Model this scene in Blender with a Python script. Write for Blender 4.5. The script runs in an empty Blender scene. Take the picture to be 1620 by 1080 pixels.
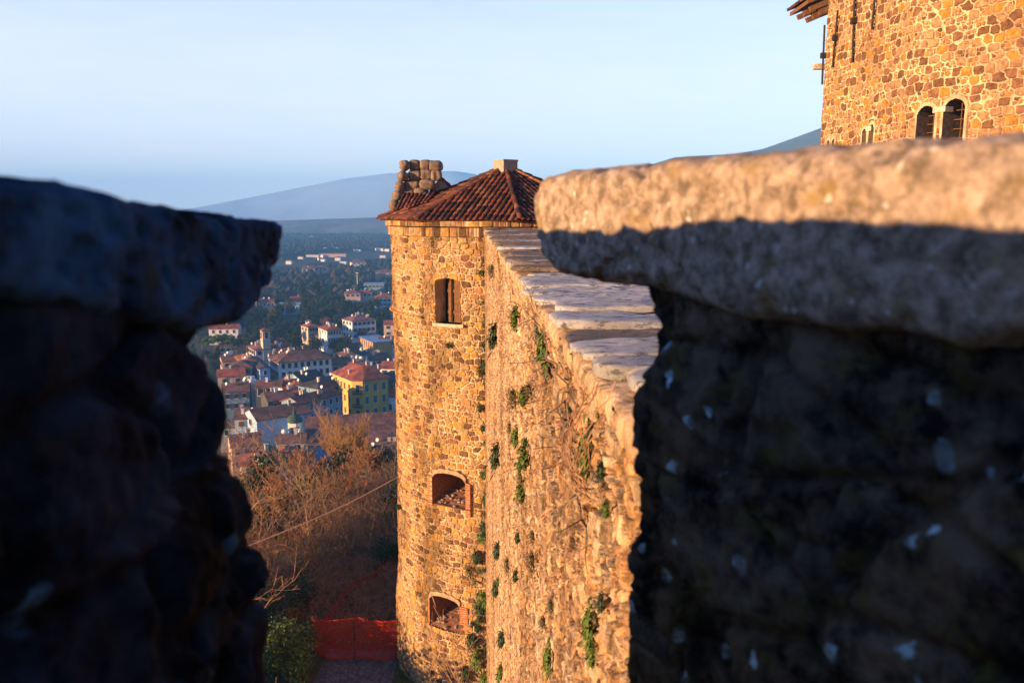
import bpy, math, random
import numpy as np
from mathutils import Vector, Matrix
R = math.radians
random.seed(7)
scene = bpy.context.scene
COL = scene.collection
F = 1300.0                      # focal length in pixels of the 1620 px wide photograph
PITCH = math.atan(205 / F)
SUN_AZ = (-0.88, -0.475)
SUN_EL = R(7.0)
GZ = -65.0                      # town level, camera at z = 0
YARD = -17.1                    # level of the path at the foot of the tower

def ray(px, py):
    a = (px - 810) / F; b = (540 - py) / F
    return np.array([a, math.cos(PITCH) + b * math.sin(PITCH), -math.sin(PITCH) + b * math.cos(PITCH)])
def at(px, py, Y):
    d = ray(px, py); return d * (Y / d[1])
def atz(px, py, z):
    d = ray(px, py); return d * (z / d[2])

# ---------------------------------------------------------------- noise
def _hash(ix, iy, iz, seed):
    h = (ix.astype(np.int64) * 374761393 + iy.astype(np.int64) * 668265263 + iz.astype(np.int64) * 2147483647 + seed * 974634777) & 0xffffffff
    h = ((h ^ (h >> 13)) * 1274126177) & 0xffffffff
    h = ((h ^ (h >> 16)) * 2246822519) & 0xffffffff
    return ((h ^ (h >> 15)) & 0xffffff) / float(0xffffff)
def vnoise(x, y, z, seed=0):
    x, y, z = np.broadcast_arrays(x, y, z)
    ix, iy, iz = np.floor(x), np.floor(y), np.floor(z)
    fx, fy, fz = x - ix, y - iy, z - iz
    fx = fx * fx * (3 - 2 * fx); fy = fy * fy * (3 - 2 * fy); fz = fz * fz * (3 - 2 * fz)
    r = 0
    for dx in (0, 1):
        for dy in (0, 1):
            for dz in (0, 1):
                w = (fx if dx else 1 - fx) * (fy if dy else 1 - fy) * (fz if dz else 1 - fz)
                r = r + w * _hash(ix + dx, iy + dy, iz + dz, seed)
    return r
def fbm(x, y, z, octs=4, seed=0, gain=.5):
    a, s, t = 1.0, 0.0, 0.0
    for o in range(octs):
        s = s + a * (vnoise(x * 2 ** o + 13.1 * o, y * 2 ** o + 7.7 * o, z * 2 ** o, seed + o) - .5); t += a; a *= gain
    return s / t * 2
def cell(u, v, seed=0, jit=.8, p=3.0):
    iu, iv = np.floor(u), np.floor(v)
    F1 = np.full(u.shape, 9.0); F2 = np.full(u.shape, 9.0); ID = np.zeros(u.shape)
    for di in (-2, -1, 0, 1, 2):
        for dj in (-1, 0, 1):
            cu, cv = iu + di, iv + dj
            zz = np.zeros_like(cu)
            sx = cu + .5 + jit * (_hash(cu, cv, zz, seed) - .5) + .5 * (np.mod(cv, 2) - .5)
            sy = cv + .5 + jit * .8 * (_hash(cu, cv, zz + 1, seed) - .5)
            d = (np.abs(u - sx) ** p + np.abs(v - sy) ** p) ** (1 / p)
            idd = _hash(cu, cv, zz + 2, seed)
            near = d < F1
            F2 = np.where(near, F1, np.minimum(F2, d)); ID = np.where(near, idd, ID); F1 = np.where(near, d, F1)
    return F1, F2, ID
def sstep(a, b, x):
    t = np.clip((x - a) / (b - a), 0, 1); return t * t * (3 - 2 * t)
def masonry(u, v, sw, sh, seed=0, joint=.12, jit=.75, warp=.35, p=3.0):
    """irregular rubble: returns (relief 0..1, stone id 0..1)"""
    wu = u / sw + warp * fbm(u * 1.1, v * 1.1, u * 0 + 3, 3, seed + 50) * 1.4
    wv = v / sh + warp * fbm(u * .9, v * .9, u * 0 + 9, 3, seed + 60) * 1.4
    rough = .09 * fbm(u * 9 / .35, v * 9 / .35, u * 0, 2, seed + 70)
    f1, f2, i = cell(wu, wv, seed, jit, p)
    e = f2 - f1 + rough
    # some large stones are broken in two or three small ones
    g1, g2, j = cell(wu * 2.1 + 5, wv * 1.9, seed + 5, jit)
    e2 = np.minimum(e, (g2 - g1) * .8 + rough)
    split = i < .38
    e = np.where(split, e2, e); i = np.where(split, np.mod(i * 7 + j, 1.0), i)
    return sstep(joint * .35, joint * 1.6, e), i

# ---------------------------------------------------------------- materials
MATS = {}
def nodes_of(name):
    m = bpy.data.materials.new(name); m.use_nodes = True
    nt = m.node_tree; b = nt.nodes['Principled BSDF']; MATS[name] = m
    b.inputs['Specular IOR Level'].default_value = .25
    return m, nt, b
def N(nt, t, **kw):
    n = nt.nodes.new(t)
    for k, v in kw.items():
        if k in n.inputs: n.inputs[k].default_value = v
        else: setattr(n, k, v)
    return n
def ramp(nt, stops, interp='LINEAR'):
    n = nt.nodes.new('ShaderNodeValToRGB'); r = n.color_ramp; r.interpolation = interp
    while len(r.elements) < len(stops): r.elements.new(.5)
    for e, (p, c) in zip(r.elements, stops):
        e.position = p; e.color = (*c, 1)
    return n
def coords(nt, scale=(1, 1, 1), kind='Object'):
    tc = N(nt, 'ShaderNodeTexCoord'); mp = N(nt, 'ShaderNodeMapping'); mp.inputs['Scale'].default_value = scale
    nt.links.new(tc.outputs[kind], mp.inputs['Vector']); return mp.outputs[0]
def noise(nt, vec, scale, detail=4, rough=.6):
    n = N(nt, 'ShaderNodeTexNoise'); n.inputs['Scale'].default_value = scale; n.inputs['Detail'].default_value = detail
    n.inputs['Roughness'].default_value = rough
    if vec is not None: nt.links.new(vec, n.inputs['Vector'])
    return n
def mix(nt, fac, a, b, mode='MIX'):
    n = N(nt, 'ShaderNodeMix', data_type='RGBA', blend_type=mode)
    for s, v in ((n.inputs[0], fac), (n.inputs[6], a), (n.inputs[7], b)):
        if isinstance(v, (int, float)): s.default_value = v
        elif isinstance(v, tuple): s.default_value = (*v, 1)
        else: nt.links.new(v, s)
    return n.outputs[2]
def bump(nt, b, h, strength=.5, dist=.02):
    n = N(nt, 'ShaderNodeBump'); n.inputs['Strength'].default_value = strength; n.inputs['Distance'].default_value = dist
    nt.links.new(h, n.inputs['Height']); nt.links.new(n.outputs[0], b.inputs['Normal'])

def simple(name, col, var=.25, scale=3.0, rough=.85, bscale=None, bst=.4, bd=.02, col2=None):
    m, nt, b = nodes_of(name)
    v = coords(nt); n = noise(nt, v, scale, 5)
    c2 = col2 or tuple(c * (1 - var) for c in col)
    c1 = col if col2 else tuple(min(1, c * (1 + var)) for c in col)
    r = ramp(nt, [(.3, c2), (.7, c1)]); nt.links.new(n.outputs['Fac'], r.inputs[0])
    nt.links.new(r.outputs[0], b.inputs['Base Color']); b.inputs['Roughness'].default_value = rough
    if bscale:
        n2 = noise(nt, v, bscale, 5); bump(nt, b, n2.outputs['Fac'], bst, bd)
    return m

def rubble_mat(name, stones, mortar, mort_amt=1.0, stain=None, bscale=25, dark=.0, stain_range=(.5, .62), vert=1.0, lo=.42, hi=1.45, fsc=8, streak=None):
    """stone colour by the 'rid' attribute, mortar by 'rel'; stains by noise"""
    m, nt, b = nodes_of(name)
    v = coords(nt)
    a1 = N(nt, 'ShaderNodeAttribute', attribute_name='rid'); a2 = N(nt, 'ShaderNodeAttribute', attribute_name='rel')
    k = len(stones)
    rp = ramp(nt, [((i + .0) / k, c) for i, c in enumerate(stones)], 'CONSTANT'); nt.links.new(a1.outputs['Fac'], rp.inputs[0])
    n1 = noise(nt, v, fsc, 6, .65)
    r1 = ramp(nt, [(.3, (lo, lo * .94, lo * .9)), (.7, (hi, hi * .98, hi * .94))]); nt.links.new(n1.outputs['Fac'], r1.inputs[0])
    col = mix(nt, 1.0, rp.outputs[0], r1.outputs[0], 'MULTIPLY')
    n2 = noise(nt, v, 16, 4)
    rr = N(nt, 'ShaderNodeMath', operation='MULTIPLY_ADD'); nt.links.new(n2.outputs['Fac'], rr.inputs[0]); rr.inputs[1].default_value = .35
    nl = noise(nt, v, 1.7, 5, .65); lw = N(nt, 'ShaderNodeMath', operation='MULTIPLY_ADD'); nt.links.new(nl.outputs['Fac'], lw.inputs[0]); lw.inputs[1].default_value = 1.1; lw.inputs[2].default_value = -.55
    sm_ = N(nt, 'ShaderNodeMath', operation='ADD'); nt.links.new(a2.outputs['Fac'], sm_.inputs[0]); nt.links.new(lw.outputs[0], sm_.inputs[1]); nt.links.new(sm_.outputs[0], rr.inputs[2])
    rm = ramp(nt, [(.42, (1, 1, 1)), (.72, (0, 0, 0))]); nt.links.new(rr.outputs[0], rm.inputs[0])
    n4 = noise(nt, v, 1.3, 4); r4 = ramp(nt, [(.32, (.45, .42, .38)), (.6, (1.0, 1.0, 1.0))]); nt.links.new(n4.outputs['Fac'], r4.inputs[0])
    mc = mix(nt, 1.0, mortar, r4.outputs[0], 'MULTIPLY')
    ml = N(nt, 'ShaderNodeMath', operation='MULTIPLY'); nt.links.new(rm.outputs[0], ml.inputs[0]); ml.inputs[1].default_value = mort_amt
    col = mix(nt, ml.outputs[0], col, mc)
    if stain:
        vs = coords(nt, (1, 1, .4 * vert)); n3 = noise(nt, vs, .55, 6, .7)
        n5 = N(nt, 'ShaderNodeAttribute', attribute_name='stain')
        ad = N(nt, 'ShaderNodeMath', operation='ADD'); nt.links.new(n3.outputs['Fac'], ad.inputs[0]); nt.links.new(n5.outputs['Fac'], ad.inputs[1])
        r3 = ramp(nt, [(stain_range[0], (0, 0, 0)), (stain_range[1], (.75, .75, .75))]); nt.links.new(ad.outputs[0], r3.inputs[0])
        col = mix(nt, r3.outputs[0], col, mix(nt, 1.0, col, stain, 'MULTIPLY'))
    if streak:
        ns = noise(nt, coords(nt, (1, 1, .07)), streak, 5, .75); rs_ = ramp(nt, [(.37, (.24, .20, .16)), (.47, (.88, .85, .8)), (.62, (1.4, 1.4, 1.4))]); nt.links.new(ns.outputs['Fac'], rs_.inputs[0]); col = mix(nt, .9, col, rs_.outputs[0], 'MULTIPLY')
    nt.links.new(col, b.inputs['Base Color']); b.inputs['Roughness'].default_value = .95
    nb = noise(nt, v, bscale, 5, .7); bump(nt, b, nb.outputs['Fac'], .8, .02)
    return m

# ---------------------------------------------------------------- objects
def wloc(o):
    v = Vector((0, 0, 0))
    while o is not None: v = v + o.location; o = o.parent
    return np.array(v)
def tag(o, label=None, cat=None, group=None, kind=None):
    if label: o['label'] = label
    if cat: o['category'] = cat
    if group: o['group'] = group
    if kind: o['kind'] = kind
    return o
def thing(name, loc, label, cat, group=None, rz=0):
    o = bpy.data.objects.new(name, None); COL.objects.link(o); o.location = Vector([float(c) for c in loc]); o.rotation_euler.z = rz
    o.empty_display_size = .2
    return tag(o, label, cat, group)
def make_mesh(name, V, faces, smooth=False, attrs=None):
    """faces: (n,3)/(n,4) array or list of index lists"""
    me = bpy.data.meshes.new(name); V = np.asarray(V, dtype=np.float32)
    me.vertices.add(len(V)); me.vertices.foreach_set('co', V.ravel())
    if isinstance(faces, np.ndarray):
        k = faces.shape[1]; nf = len(faces)
        me.loops.add(nf * k); me.loops.foreach_set('vertex_index', faces.astype(np.int32).ravel())
        me.polygons.add(nf); me.polygons.foreach_set('loop_start', np.arange(nf, dtype=np.int32) * k)
    else:
        tot = [len(f) for f in faces]; flat = [i for f in faces for i in f]
        me.loops.add(len(flat)); me.loops.foreach_set('vertex_index', np.array(flat, dtype=np.int32))
        me.polygons.add(len(faces)); me.polygons.foreach_set('loop_start', np.concatenate([[0], np.cumsum(tot)[:-1]]).astype(np.int32) if faces else [])
    for k_, a in (attrs or {}).items():
        at_ = me.attributes.new(k_, 'FLOAT', 'POINT'); at_.data.foreach_set('value', np.asarray(a, dtype=np.float32).ravel())
    me.update(calc_edges=True); me.validate(clean_customdata=False)
    me.polygons.foreach_set('use_smooth', [bool(smooth)] * len(me.polygons))
    return me
def obj(name, V, faces, m, parent=None, smooth=False, attrs=None, origin=None, mi=None):
    """vertices in world space; the object gets its own origin (parents carry no rotation)"""
    V = np.asarray(V, dtype=np.float64)
    if parent is not None: base = wloc(parent)
    else: base = np.array(origin if origin is not None else [(V[:, 0].min() + V[:, 0].max()) / 2, (V[:, 1].min() + V[:, 1].max()) / 2, V[:, 2].min()])
    me = make_mesh(name, V - base, faces, smooth, attrs)
    for x in (m if isinstance(m, (list, tuple)) else [m]): me.materials.append(x)
    if mi is not None: me.polygons.foreach_set('material_index', np.array(mi, dtype=np.int32))
    o = bpy.data.objects.new(name, me); COL.objects.link(o)
    if parent is not None: o.parent = parent
    else: o.location = Vector(base.tolist())
    return o
class MB:
    def __init__(s): s.V = []; s.F = []; s.M = []
    def add(s, V, Fs, m=0):
        k = len(s.V); s.V += [tuple(map(float, v)) for v in V]; s.F += [[i + k for i in f] for f in Fs]; s.M += [m] * len(Fs)
    def box(s, c, size, rz=0, m=0, rot=None):
        hx, hy, hz = size[0] / 2, size[1] / 2, size[2] / 2
        P = [(x, y, z) for z in (-hz, hz) for x, y in ((-hx, -hy), (hx, -hy), (hx, hy), (-hx, hy))]
        M = rot if rot is not None else Matrix.Rotation(rz, 3, 'Z')
        s.add([Vector(c) + M @ Vector(p) for p in P], [[0, 3, 2, 1], [4, 5, 6, 7], [0, 1, 5, 4], [1, 2, 6, 5], [2, 3, 7, 6], [3, 0, 4, 7]], m)
    def tube(s, pts, rad, n=5, m=0, caps=True):
        pts = [Vector([float(c) for c in p]) for p in pts]; rings = []
        k = len(s.V); V = []; Fs = []
        for i, p in enumerate(pts):
            t = (pts[min(i + 1, len(pts) - 1)] - pts[max(i - 1, 0)]).normalized()
            u = t.cross(Vector((0, 0, 1)) if abs(t.z) < .95 else Vector((1, 0, 0))).normalized(); w = t.cross(u)
            r = rad[i] if isinstance(rad, (list, tuple)) else rad
            V += [p + (u * math.cos(2 * math.pi * j / n) + w * math.sin(2 * math.pi * j / n)) * r for j in range(n)]
        for i in range(len(pts) - 1):
            for j in range(n):
                Fs.append([i * n + j, i * n + (j + 1) % n, (i + 1) * n + (j + 1) % n, (i + 1) * n + j])
        if caps: Fs += [list(range(n))[::-1], [(len(pts) - 1) * n + j for j in range(n)]]
        s.add(V, Fs, m)
    def build(s, name, m, parent=None, smooth=False, origin=None):
        return obj(name, np.array(s.V), s.F, m, parent, smooth, origin=origin, mi=s.M)
def grid_faces(nr, nc, mask=None):
    i = np.arange(nr - 1)[:, None] * nc + np.arange(nc - 1)[None, :]
    f = np.stack([i, i + 1, i + nc + 1, i + nc], -1)
    if mask is not None: f = f[mask]
    return f.reshape(-1, 4)
def copy_tree(o, parent=None):
    c = o.copy(); COL.objects.link(c); c.parent = parent
    for ch in list(o.children): copy_tree(ch, c)
    return c

# ---------------------------------------------------------------- the stone colours
OCH = [(.40, .19, .06), (.28, .13, .06), (.44, .26, .12), (.36, .19, .11), (.22, .10, .05), (.47, .23, .06), (.34, .21, .10), (.40, .21, .09), (.15, .08, .04), (.40, .26, .12), (.50, .28, .08)]
rubble_mat('tower_stone', OCH, (.66, .48, .29), 1.0, (.33, .28, .2), 30)
rubble_mat('keep_stone', [(.36, .16, .05), (.28, .13, .06), (.40, .19, .06), (.32, .18, .09), (.22, .10, .05), (.42, .19, .04), (.30, .16, .08), (.16, .075, .035), (.36, .21, .10)], (.66, .47, .28), 1.0, (.7, .6, .5), 30, stain_range=(.6, .75))
rubble_mat('rampart_stone', [(.42, .26, .16), (.34, .21, .12), (.50, .33, .20), (.28, .17, .10), (.46, .27, .14), (.38, .27, .18)], (.60, .41, .24), .55, (.40, .33, .22), 30, stain_range=(.48, .64), lo=.4, hi=1.6, fsc=18, streak=10)
# ================================================================ CASTLE
def hitplane(px, py, P, n):
    d = ray(px, py); k = (P[0] * n[0] + P[1] * n[1]) / (d[0] * n[0] + d[1] * n[1]); return d * k

def lichen_mat(name, base, dark, lich, moss, bsc=14, lsc=9, lthr=.66, mort=False, wsc=3.0, k=.16):
    m, nt, b = nodes_of(name); v = coords(nt)
    n1 = noise(nt, v, wsc * 2, 8, .7); r1 = ramp(nt, [(.5 - k, dark), (.5 + k, base)]); nt.links.new(n1.outputs['Fac'], r1.inputs[0])
    nm = noise(nt, coords(nt, (1, 1, 1.4)), 11, 4, .6); rm = ramp(nt, [(.55, (0, 0, 0)), (.72, (1, 1, 1))]); nt.links.new(nm.outputs['Fac'], rm.inputs[0])
    col = mix(nt, rm.outputs[0], r1.outputs[0], moss)
    vo = N(nt, 'ShaderNodeTexVoronoi', feature='F1'); vo.inputs['Scale'].default_value = lsc
    nd = noise(nt, v, 18, 5); vv = mix(nt, .055, v, nd.outputs['Color'], 'ADD'); nt.links.new(vv, vo.inputs['Vector'])
    rl = ramp(nt, [(.17, (1, 1, 1)), (.25, (0, 0, 0))]); nt.links.new(vo.outputs['Distance'], rl.inputs[0])
    sep = N(nt, 'ShaderNodeSeparateColor'); nt.links.new(vo.outputs['Color'], sep.inputs[0])
    th = N(nt, 'ShaderNodeMath', operation='GREATER_THAN'); nt.links.new(sep.outputs[0], th.inputs[0]); th.inputs[1].default_value = lthr
    mu = N(nt, 'ShaderNodeMath', operation='MULTIPLY'); nt.links.new(rl.outputs[0], mu.inputs[0]); nt.links.new(th.outputs[0], mu.inputs[1])
    n6 = noise(nt, v, 22, 5, .7); r6 = ramp(nt, [(.42, (.15, .15, .15)), (.6, (1, 1, 1))]); nt.links.new(n6.outputs['Fac'], r6.inputs[0])
    mu2 = N(nt, 'ShaderNodeMath', operation='MULTIPLY'); nt.links.new(mu.outputs[0], mu2.inputs[0]); nt.links.new(r6.outputs[0], mu2.inputs[1])
    col = mix(nt, mu2.outputs[0], col, lich)
    if mort:
        a2 = N(nt, 'ShaderNodeAttribute', attribute_name='rel'); r2 = ramp(nt, [(0, (.35, .33, .32)), (.5, (1, 1, 1))]); nt.links.new(a2.outputs['Fac'], r2.inputs[0])
        a1 = N(nt, 'ShaderNodeAttribute', attribute_name='rid'); r5 = ramp(nt, [(0, (.45, .42, .4)), (.3, (1.25, .9, .6)), (.5, (.7, .8, .9)), (.75, (1.5, 1.35, 1.2)), (1, (.8, .6, .45))], 'LINEAR'); nt.links.new(a1.outputs['Fac'], r5.inputs[0])
        col = mix(nt, 1.0, col, r2.outputs[0], 'MULTIPLY'); col = mix(nt, .9, col, r5.outputs[0], 'MULTIPLY')
    nt.links.new(col, b.inputs['Base Color']); b.inputs['Roughness'].default_value = .95; b.inputs['Specular IOR Level'].default_value = .1
    nb = noise(nt, v, bsc, 8, .7); bump(nt, b, nb.outputs['Fac'], .9, .015)
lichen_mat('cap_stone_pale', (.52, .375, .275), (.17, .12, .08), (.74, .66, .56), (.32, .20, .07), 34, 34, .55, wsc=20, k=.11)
lichen_mat('cap_stone_shaded', (.032, .085, .15), (.003, .003, .003), (.10, .14, .18), (.03, .03, .025), 14, 9, .85, wsc=3.0, k=.12)  # left slab: shade and its cool blue highlights put into the colour
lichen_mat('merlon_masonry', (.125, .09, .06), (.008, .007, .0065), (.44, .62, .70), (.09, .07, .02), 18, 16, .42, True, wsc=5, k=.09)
lichen_mat('merlon_masonry_shaded', (.022, .030, .044), (.002, .002, .002), (.06, .14, .21), (.015, .014, .01), 14, 9, .62, True, k=.1)  # shaded copy of the merlon masonry, darkness put into its colour

def slab_along(name, P0, tdir, nin, ts, zt, zb, thick, mat_, parent, seed, amp=.012, hid=None, ring=150):
    """long capstone: stations along tdir, each a rounded rectangle between zt and zb, `thick` deep along nin"""
    nT = len(ts); V = []; k4 = ring // 3; k1 = ring // 6; li = lambda n: np.linspace(-1, 1, n, endpoint=False); on = np.ones
    cx = np.concatenate([li(k4), on(k1), -li(k4), -on(k1)]); cz = np.concatenate([-on(k4), li(k1), on(k4), -li(k1)]); ring = len(cx)
    q_ = 9.0; rr_ = (np.abs(cx) ** q_ + np.abs(cz) ** q_) ** (1 / q_); cx = cx / rr_; cz = cz / rr_
    T = ts[:, None]; h = (zt - zb)[:, None] / 2; zc = (zt + zb)[:, None] / 2
    n_ = (cx[None, :] + 1) / 2 * thick
    Z = zc + h * cz[None, :]
    if hid is not None: Z = Z + np.where(cz[None, :] > 0, hid(T, n_), 0)
    if hid is not None: T = T * (1 + .24 * sstep(.44, .72, n_))  # unseen back stretched so its shadow reaches the right slab's tip
    X = P0[0] + tdir[0] * T + nin[0] * n_; Y = P0[1] + tdir[1] * T + nin[1] * n_
    d1 = fbm(X * 6, Y * 6, Z * 9, 5, seed, .55); d2 = fbm(X * 28, Y * 28, Z * 28, 3, seed + 9, .6)
    outn = cx[None, :] * 1.0
    D = amp * (.9 * d1 + .75 * d2) - .006 * sstep(.56, .72, vnoise(X * 42, Y * 42, Z * 60, seed + 21)) + .007 * np.abs(fbm(X * 15, Y * 15, Z * 22, 3, seed + 31)) - .010 * sstep(.05, .0, np.abs(fbm(X * 3.2, Y * 3.2, Z * 3.2 + 9, 2, seed + 41)))
    X = X + nin[0] * outn * D; Y = Y + nin[1] * outn * D; Z = Z + cz[None, :] * D
    V = np.stack([X, Y, Z], -1).reshape(-1, 3)
    i = np.arange(nT - 1)[:, None] * ring + np.arange(ring)[None, :]
    j = np.arange(nT - 1)[:, None] * ring + (np.arange(ring)[None, :] + 1) % ring
    Fq = np.stack([i, i + ring, j + ring, j], -1).reshape(-1, 4)
    faces = [list(f) for f in Fq.tolist()] + [list(range(ring)), [(nT - 1) * ring + k for k in range(ring)][::-1]]
    return obj(name, V, faces, mat_, parent, True)

def body_along(name, P0, tdir, nin, te, z0, z1, L, thick, mat_, parent, seed, sw=.2, sh=.13, amp=.03, res=.009, joint=.16):
    """masonry body: contour (near end on the face) -> (te(z), face) -> (te(z), thick); te(z) is the far edge seen in the photo"""
    nz = int((z0 - z1) / res); zs = np.linspace(z0, z1, nz)
    nu = int((L + thick) / res); us = np.linspace(-L, thick, nu)
    U, Z = np.meshgrid(us, zs)
    TE = te(zs)[:, None]
    rr = .06
    sg = 1.0 if L > 0 else -1
    t_ = np.where(U < 0, U, 0); n_ = np.where(U > 0, U, 0)
    # rounded corner
    k = np.clip(1 - np.abs(U) / rr, 0, 1) ** 2 * .018
    T = TE + (-t_) * DIRSIGN[0] + k * DIRSIGN[0]; Nn = n_ + k
    X = P0[0] + tdir[0] * T + nin[0] * Nn; Y = P0[1] + tdir[1] * T + nin[1] * Nn
    rel, rid = masonry(U + 3.3, Z, sw, sh, seed, joint, .8, .4)
    rel = rel * .75 + .25
    D = amp * .8 * (rel - .6) + amp * 1.1 * fbm(U * 4, Z * 4, U * 0 + seed, 5, seed, .6) + .012 * (np.abs(fbm(U * 14, Z * 14, U * 0, 4, seed + 13, .6)) - .2) + .007 * fbm(U * 40, Z * 40, U * 0, 3, seed + 3, .7) + amp * .5 * (rid - .5) * rel
    w = sstep(-.03, .03, U)       # 0 on the jamb face, 1 on the far face
    fx = -nin[0] * (1 - w) - tdir[0] * DIRSIGN[0] * w; fy = -nin[1] * (1 - w) - tdir[1] * DIRSIGN[0] * w
    X = X + fx * D; Y = Y + fy * D
    V = np.stack([X, Y, Z], -1).reshape(-1, 3)
    f = grid_faces(nz, nu)
    faces = f
    o = obj(name, V, faces, mat_, parent, True, {'rel': rel, 'rid': rid})
    return o
DIRSIGN = [1]

# ---- right merlon: its jamb runs from far left (t = 0) towards the lens
tR = np.array([.3903, -.9207]); nR = np.array([.9207, .3903]); PR = np.array([.058, 1.70])
def t_of(px, py, P, t, n):
    h = hitplane(px, py, P, n); return float((h[:2] - P) @ t), float(h[2])
mer = thing('stone_merlon', (.5, 1.2, -1.2), 'blurred stone merlon on the right, topped by a thick sunlit ochre slab', 'merlon', 'merlons of the castle parapet')
ts = np.unique(np.concatenate([np.linspace(0, .1, 26), np.linspace(.1, 1.6, 170)]))
tb = [t_of(*p, PR, tR, nR) for p in ((846, 345), (847, 382), (853, 412), (874, 436), (935, 454), (1010, 459), (1060, 476), (1150, 510), (1290, 527), (1400, 530), (1500, 560), (1620, 548))]
tt = [t_of(*p, PR, tR, nR) for p in ((847, 290), (849, 274), (862, 270), (1040, 250), (1200, 235), (1400, 215), (1620, 205))]
t0 = min(x[0] for x in tb)
ts = ts + t0
zb = np.interp(ts, [x[0] for x in tb] + [1.6], [x[1] for x in tb] + [-.13]); zt = np.interp(ts, [x[0] for x in tt] + [1.6], [x[1] for x in tt] + [.083])
slab_along('capping_slab', PR, tR, nR, ts, zt, zb, .6, MATS['cap_stone_pale'], mer, 3, .0052)
PRb = PR + nR * .045
eb = [t_of(*p, PRb, tR, nR) for p in ((1012, 440), (1025, 500), (1020, 560), (1005, 590), (992, 620), (988, 700), (998, 760), (1003, 830), (985, 870), (979, 930), (983, 1000), (982, 1080))]
def teR(z): return np.interp(-z, [-x[1] for x in eb], [x[0] for x in eb])
DIRSIGN[0] = 1
body_along('masonry_body', PRb, tR, nR, teR, -.085, -1.35, 1.5, .55, MATS['merlon_masonry'], mer, 11, .27, .15, .022, .008, .1)

# ---- left merlon: jamb nearly parallel to the view, t grows away from the lens
PL = np.array([-.40, .30]); tL = np.array([.03, 1.0]); tL = tL / np.linalg.norm(tL); nL = np.array([-tL[1], tL[0]])
mel = thing('stone_merlon', (-.8, .8, -1.2), 'blurred shade-dark merlon on the left with a rough overhanging top stone', 'merlon', 'merlons of the castle parapet')
top = [t_of(*p, PL, tL, nL) for p in ((0, 273), (60, 274), (150, 280), (200, 298), (250, 311), (330, 326), (400, 337), (430, 341), (441, 350))]
bot = [t_of(*p, PL, tL, nL) for p in ((0, 480), (120, 500), (230, 525), (330, 532), (386, 520), (408, 490), (428, 452), (440, 415), (444, 385), (446, 360))]
tmax = max(x[0] for x in top + bot)
ts = np.unique(np.concatenate([np.linspace(-.15, tmax - .12, 120), np.linspace(tmax - .12, tmax, 40)]))
zt = np.interp(ts, [x[0] for x in top], [x[1] for x in top]); zb = np.interp(ts, [x[0] for x in bot], [x[1] for x in bot])
HL = [.1]  # raises the left slab's unseen back to set the shadow line opposite
slab_along('capping_slab', PL, tL, nL, ts, zt, zb, 1.1, MATS['cap_stone_shaded'], mel, 8, .009,
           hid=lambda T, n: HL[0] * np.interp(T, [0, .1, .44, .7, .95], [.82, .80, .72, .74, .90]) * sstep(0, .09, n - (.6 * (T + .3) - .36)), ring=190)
PLb = PL + nL * .03
eb2 = [t_of(*p, PLb, tL, nL) for p in ((332, 500), (325, 540), (345, 580), (362, 610), (366, 660), (362, 692), (350, 706), (378, 724), (392, 748), (398, 790), (400, 835), (415, 865), (419, 910), (424, 970), (424, 1080))]
def teL(z): return np.interp(-z, [-x[1] for x in eb2], [x[0] for x in eb2])
DIRSIGN[0] = -1
body_along('masonry_body', PLb, tL, nL, teL, -.08, -1.35, 1.2, .62, MATS['merlon_masonry_shaded'], mel, 21, .22, .16, .028, .009)

# ---- the parapet wall and walk that carry the merlons and the photographer
b_ = MB(); b_.box((2.4, .98, (-1.2 + YARD - 1) / 2), (7.3, 1.0, -YARD + 1 - 1.2)); o = b_.build('parapet_wall', MATS['merlon_masonry'])
tag(o, 'dark wall under the two merlons that carries the parapet', 'wall')
b_ = MB(); b_.box((2.4, -1.4, -1.95), (7.3, 3.6, .3)); o = b_.build('wall_walk', MATS['merlon_masonry']); tag(o, kind='structure')

# ---- rampart wall running to the tower
WX = lambda Y: .4785 - .0509 * Y
wn = np.array([-1, -.0509]); wn = wn / np.linalg.norm(wn)
ram = thing('rampart_wall', (.3, 4, YARD), 'tall rough rampart wall glowing orange, running away to the round tower', 'wall')
ys = np.concatenate([np.geomspace(1.95, 3.2, 210), np.geomspace(3.2, 27.3, 420)[1:]])
zs = -np.geomspace(.60, 18.0, 580)
Yg, Zg = np.meshgrid(ys, zs)
rel, rid = masonry(Yg, Zg, .24, .10, 31, .14, .9, .5)
big = fbm(Yg * .55, Zg * .45, Yg * 0, 4, 77)
# long upright cracks and hollows
crack = np.zeros_like(Yg)
for (yc, w, za, zb_) in ((3.25, .05, -.9, -2.6), (5.2, .16, -1.0, -2.2), (7.9, .25, -1.1, -2.6), (4.1, .05, -1.2, -3.2)):
    off = .12 * fbm(Zg * 2.2, Zg * 0 + yc, Zg * 0, 3, 5)
    crack = np.maximum(crack, sstep(w, w * .3, np.abs(Yg - yc - off)) * sstep(zb_ - .2, zb_ + .1, Zg) * sstep(za + .1, za - .1, Zg))
D = .030 * (rel - .5) + .03 * big + .022 * fbm(Yg * 13, Zg * 16, Yg * 0, 4, 78, .7) + .03 * (rid - .5) * rel - .11 * crack - .025 * sstep(-.62, -.9, Zg) + .02
X = WX(Yg) + wn[0] * D; Y = Yg + wn[1] * D
st = .12 * sstep(20, 27, Yg) + .25 * crack
obj('masonry_face', np.stack([X, Y, Zg], -1).reshape(-1, 3), grid_faces(len(zs), len(ys)), MATS['rampart_stone'], ram, False, {'rel': rel, 'rid': rid, 'stain': st})
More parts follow.
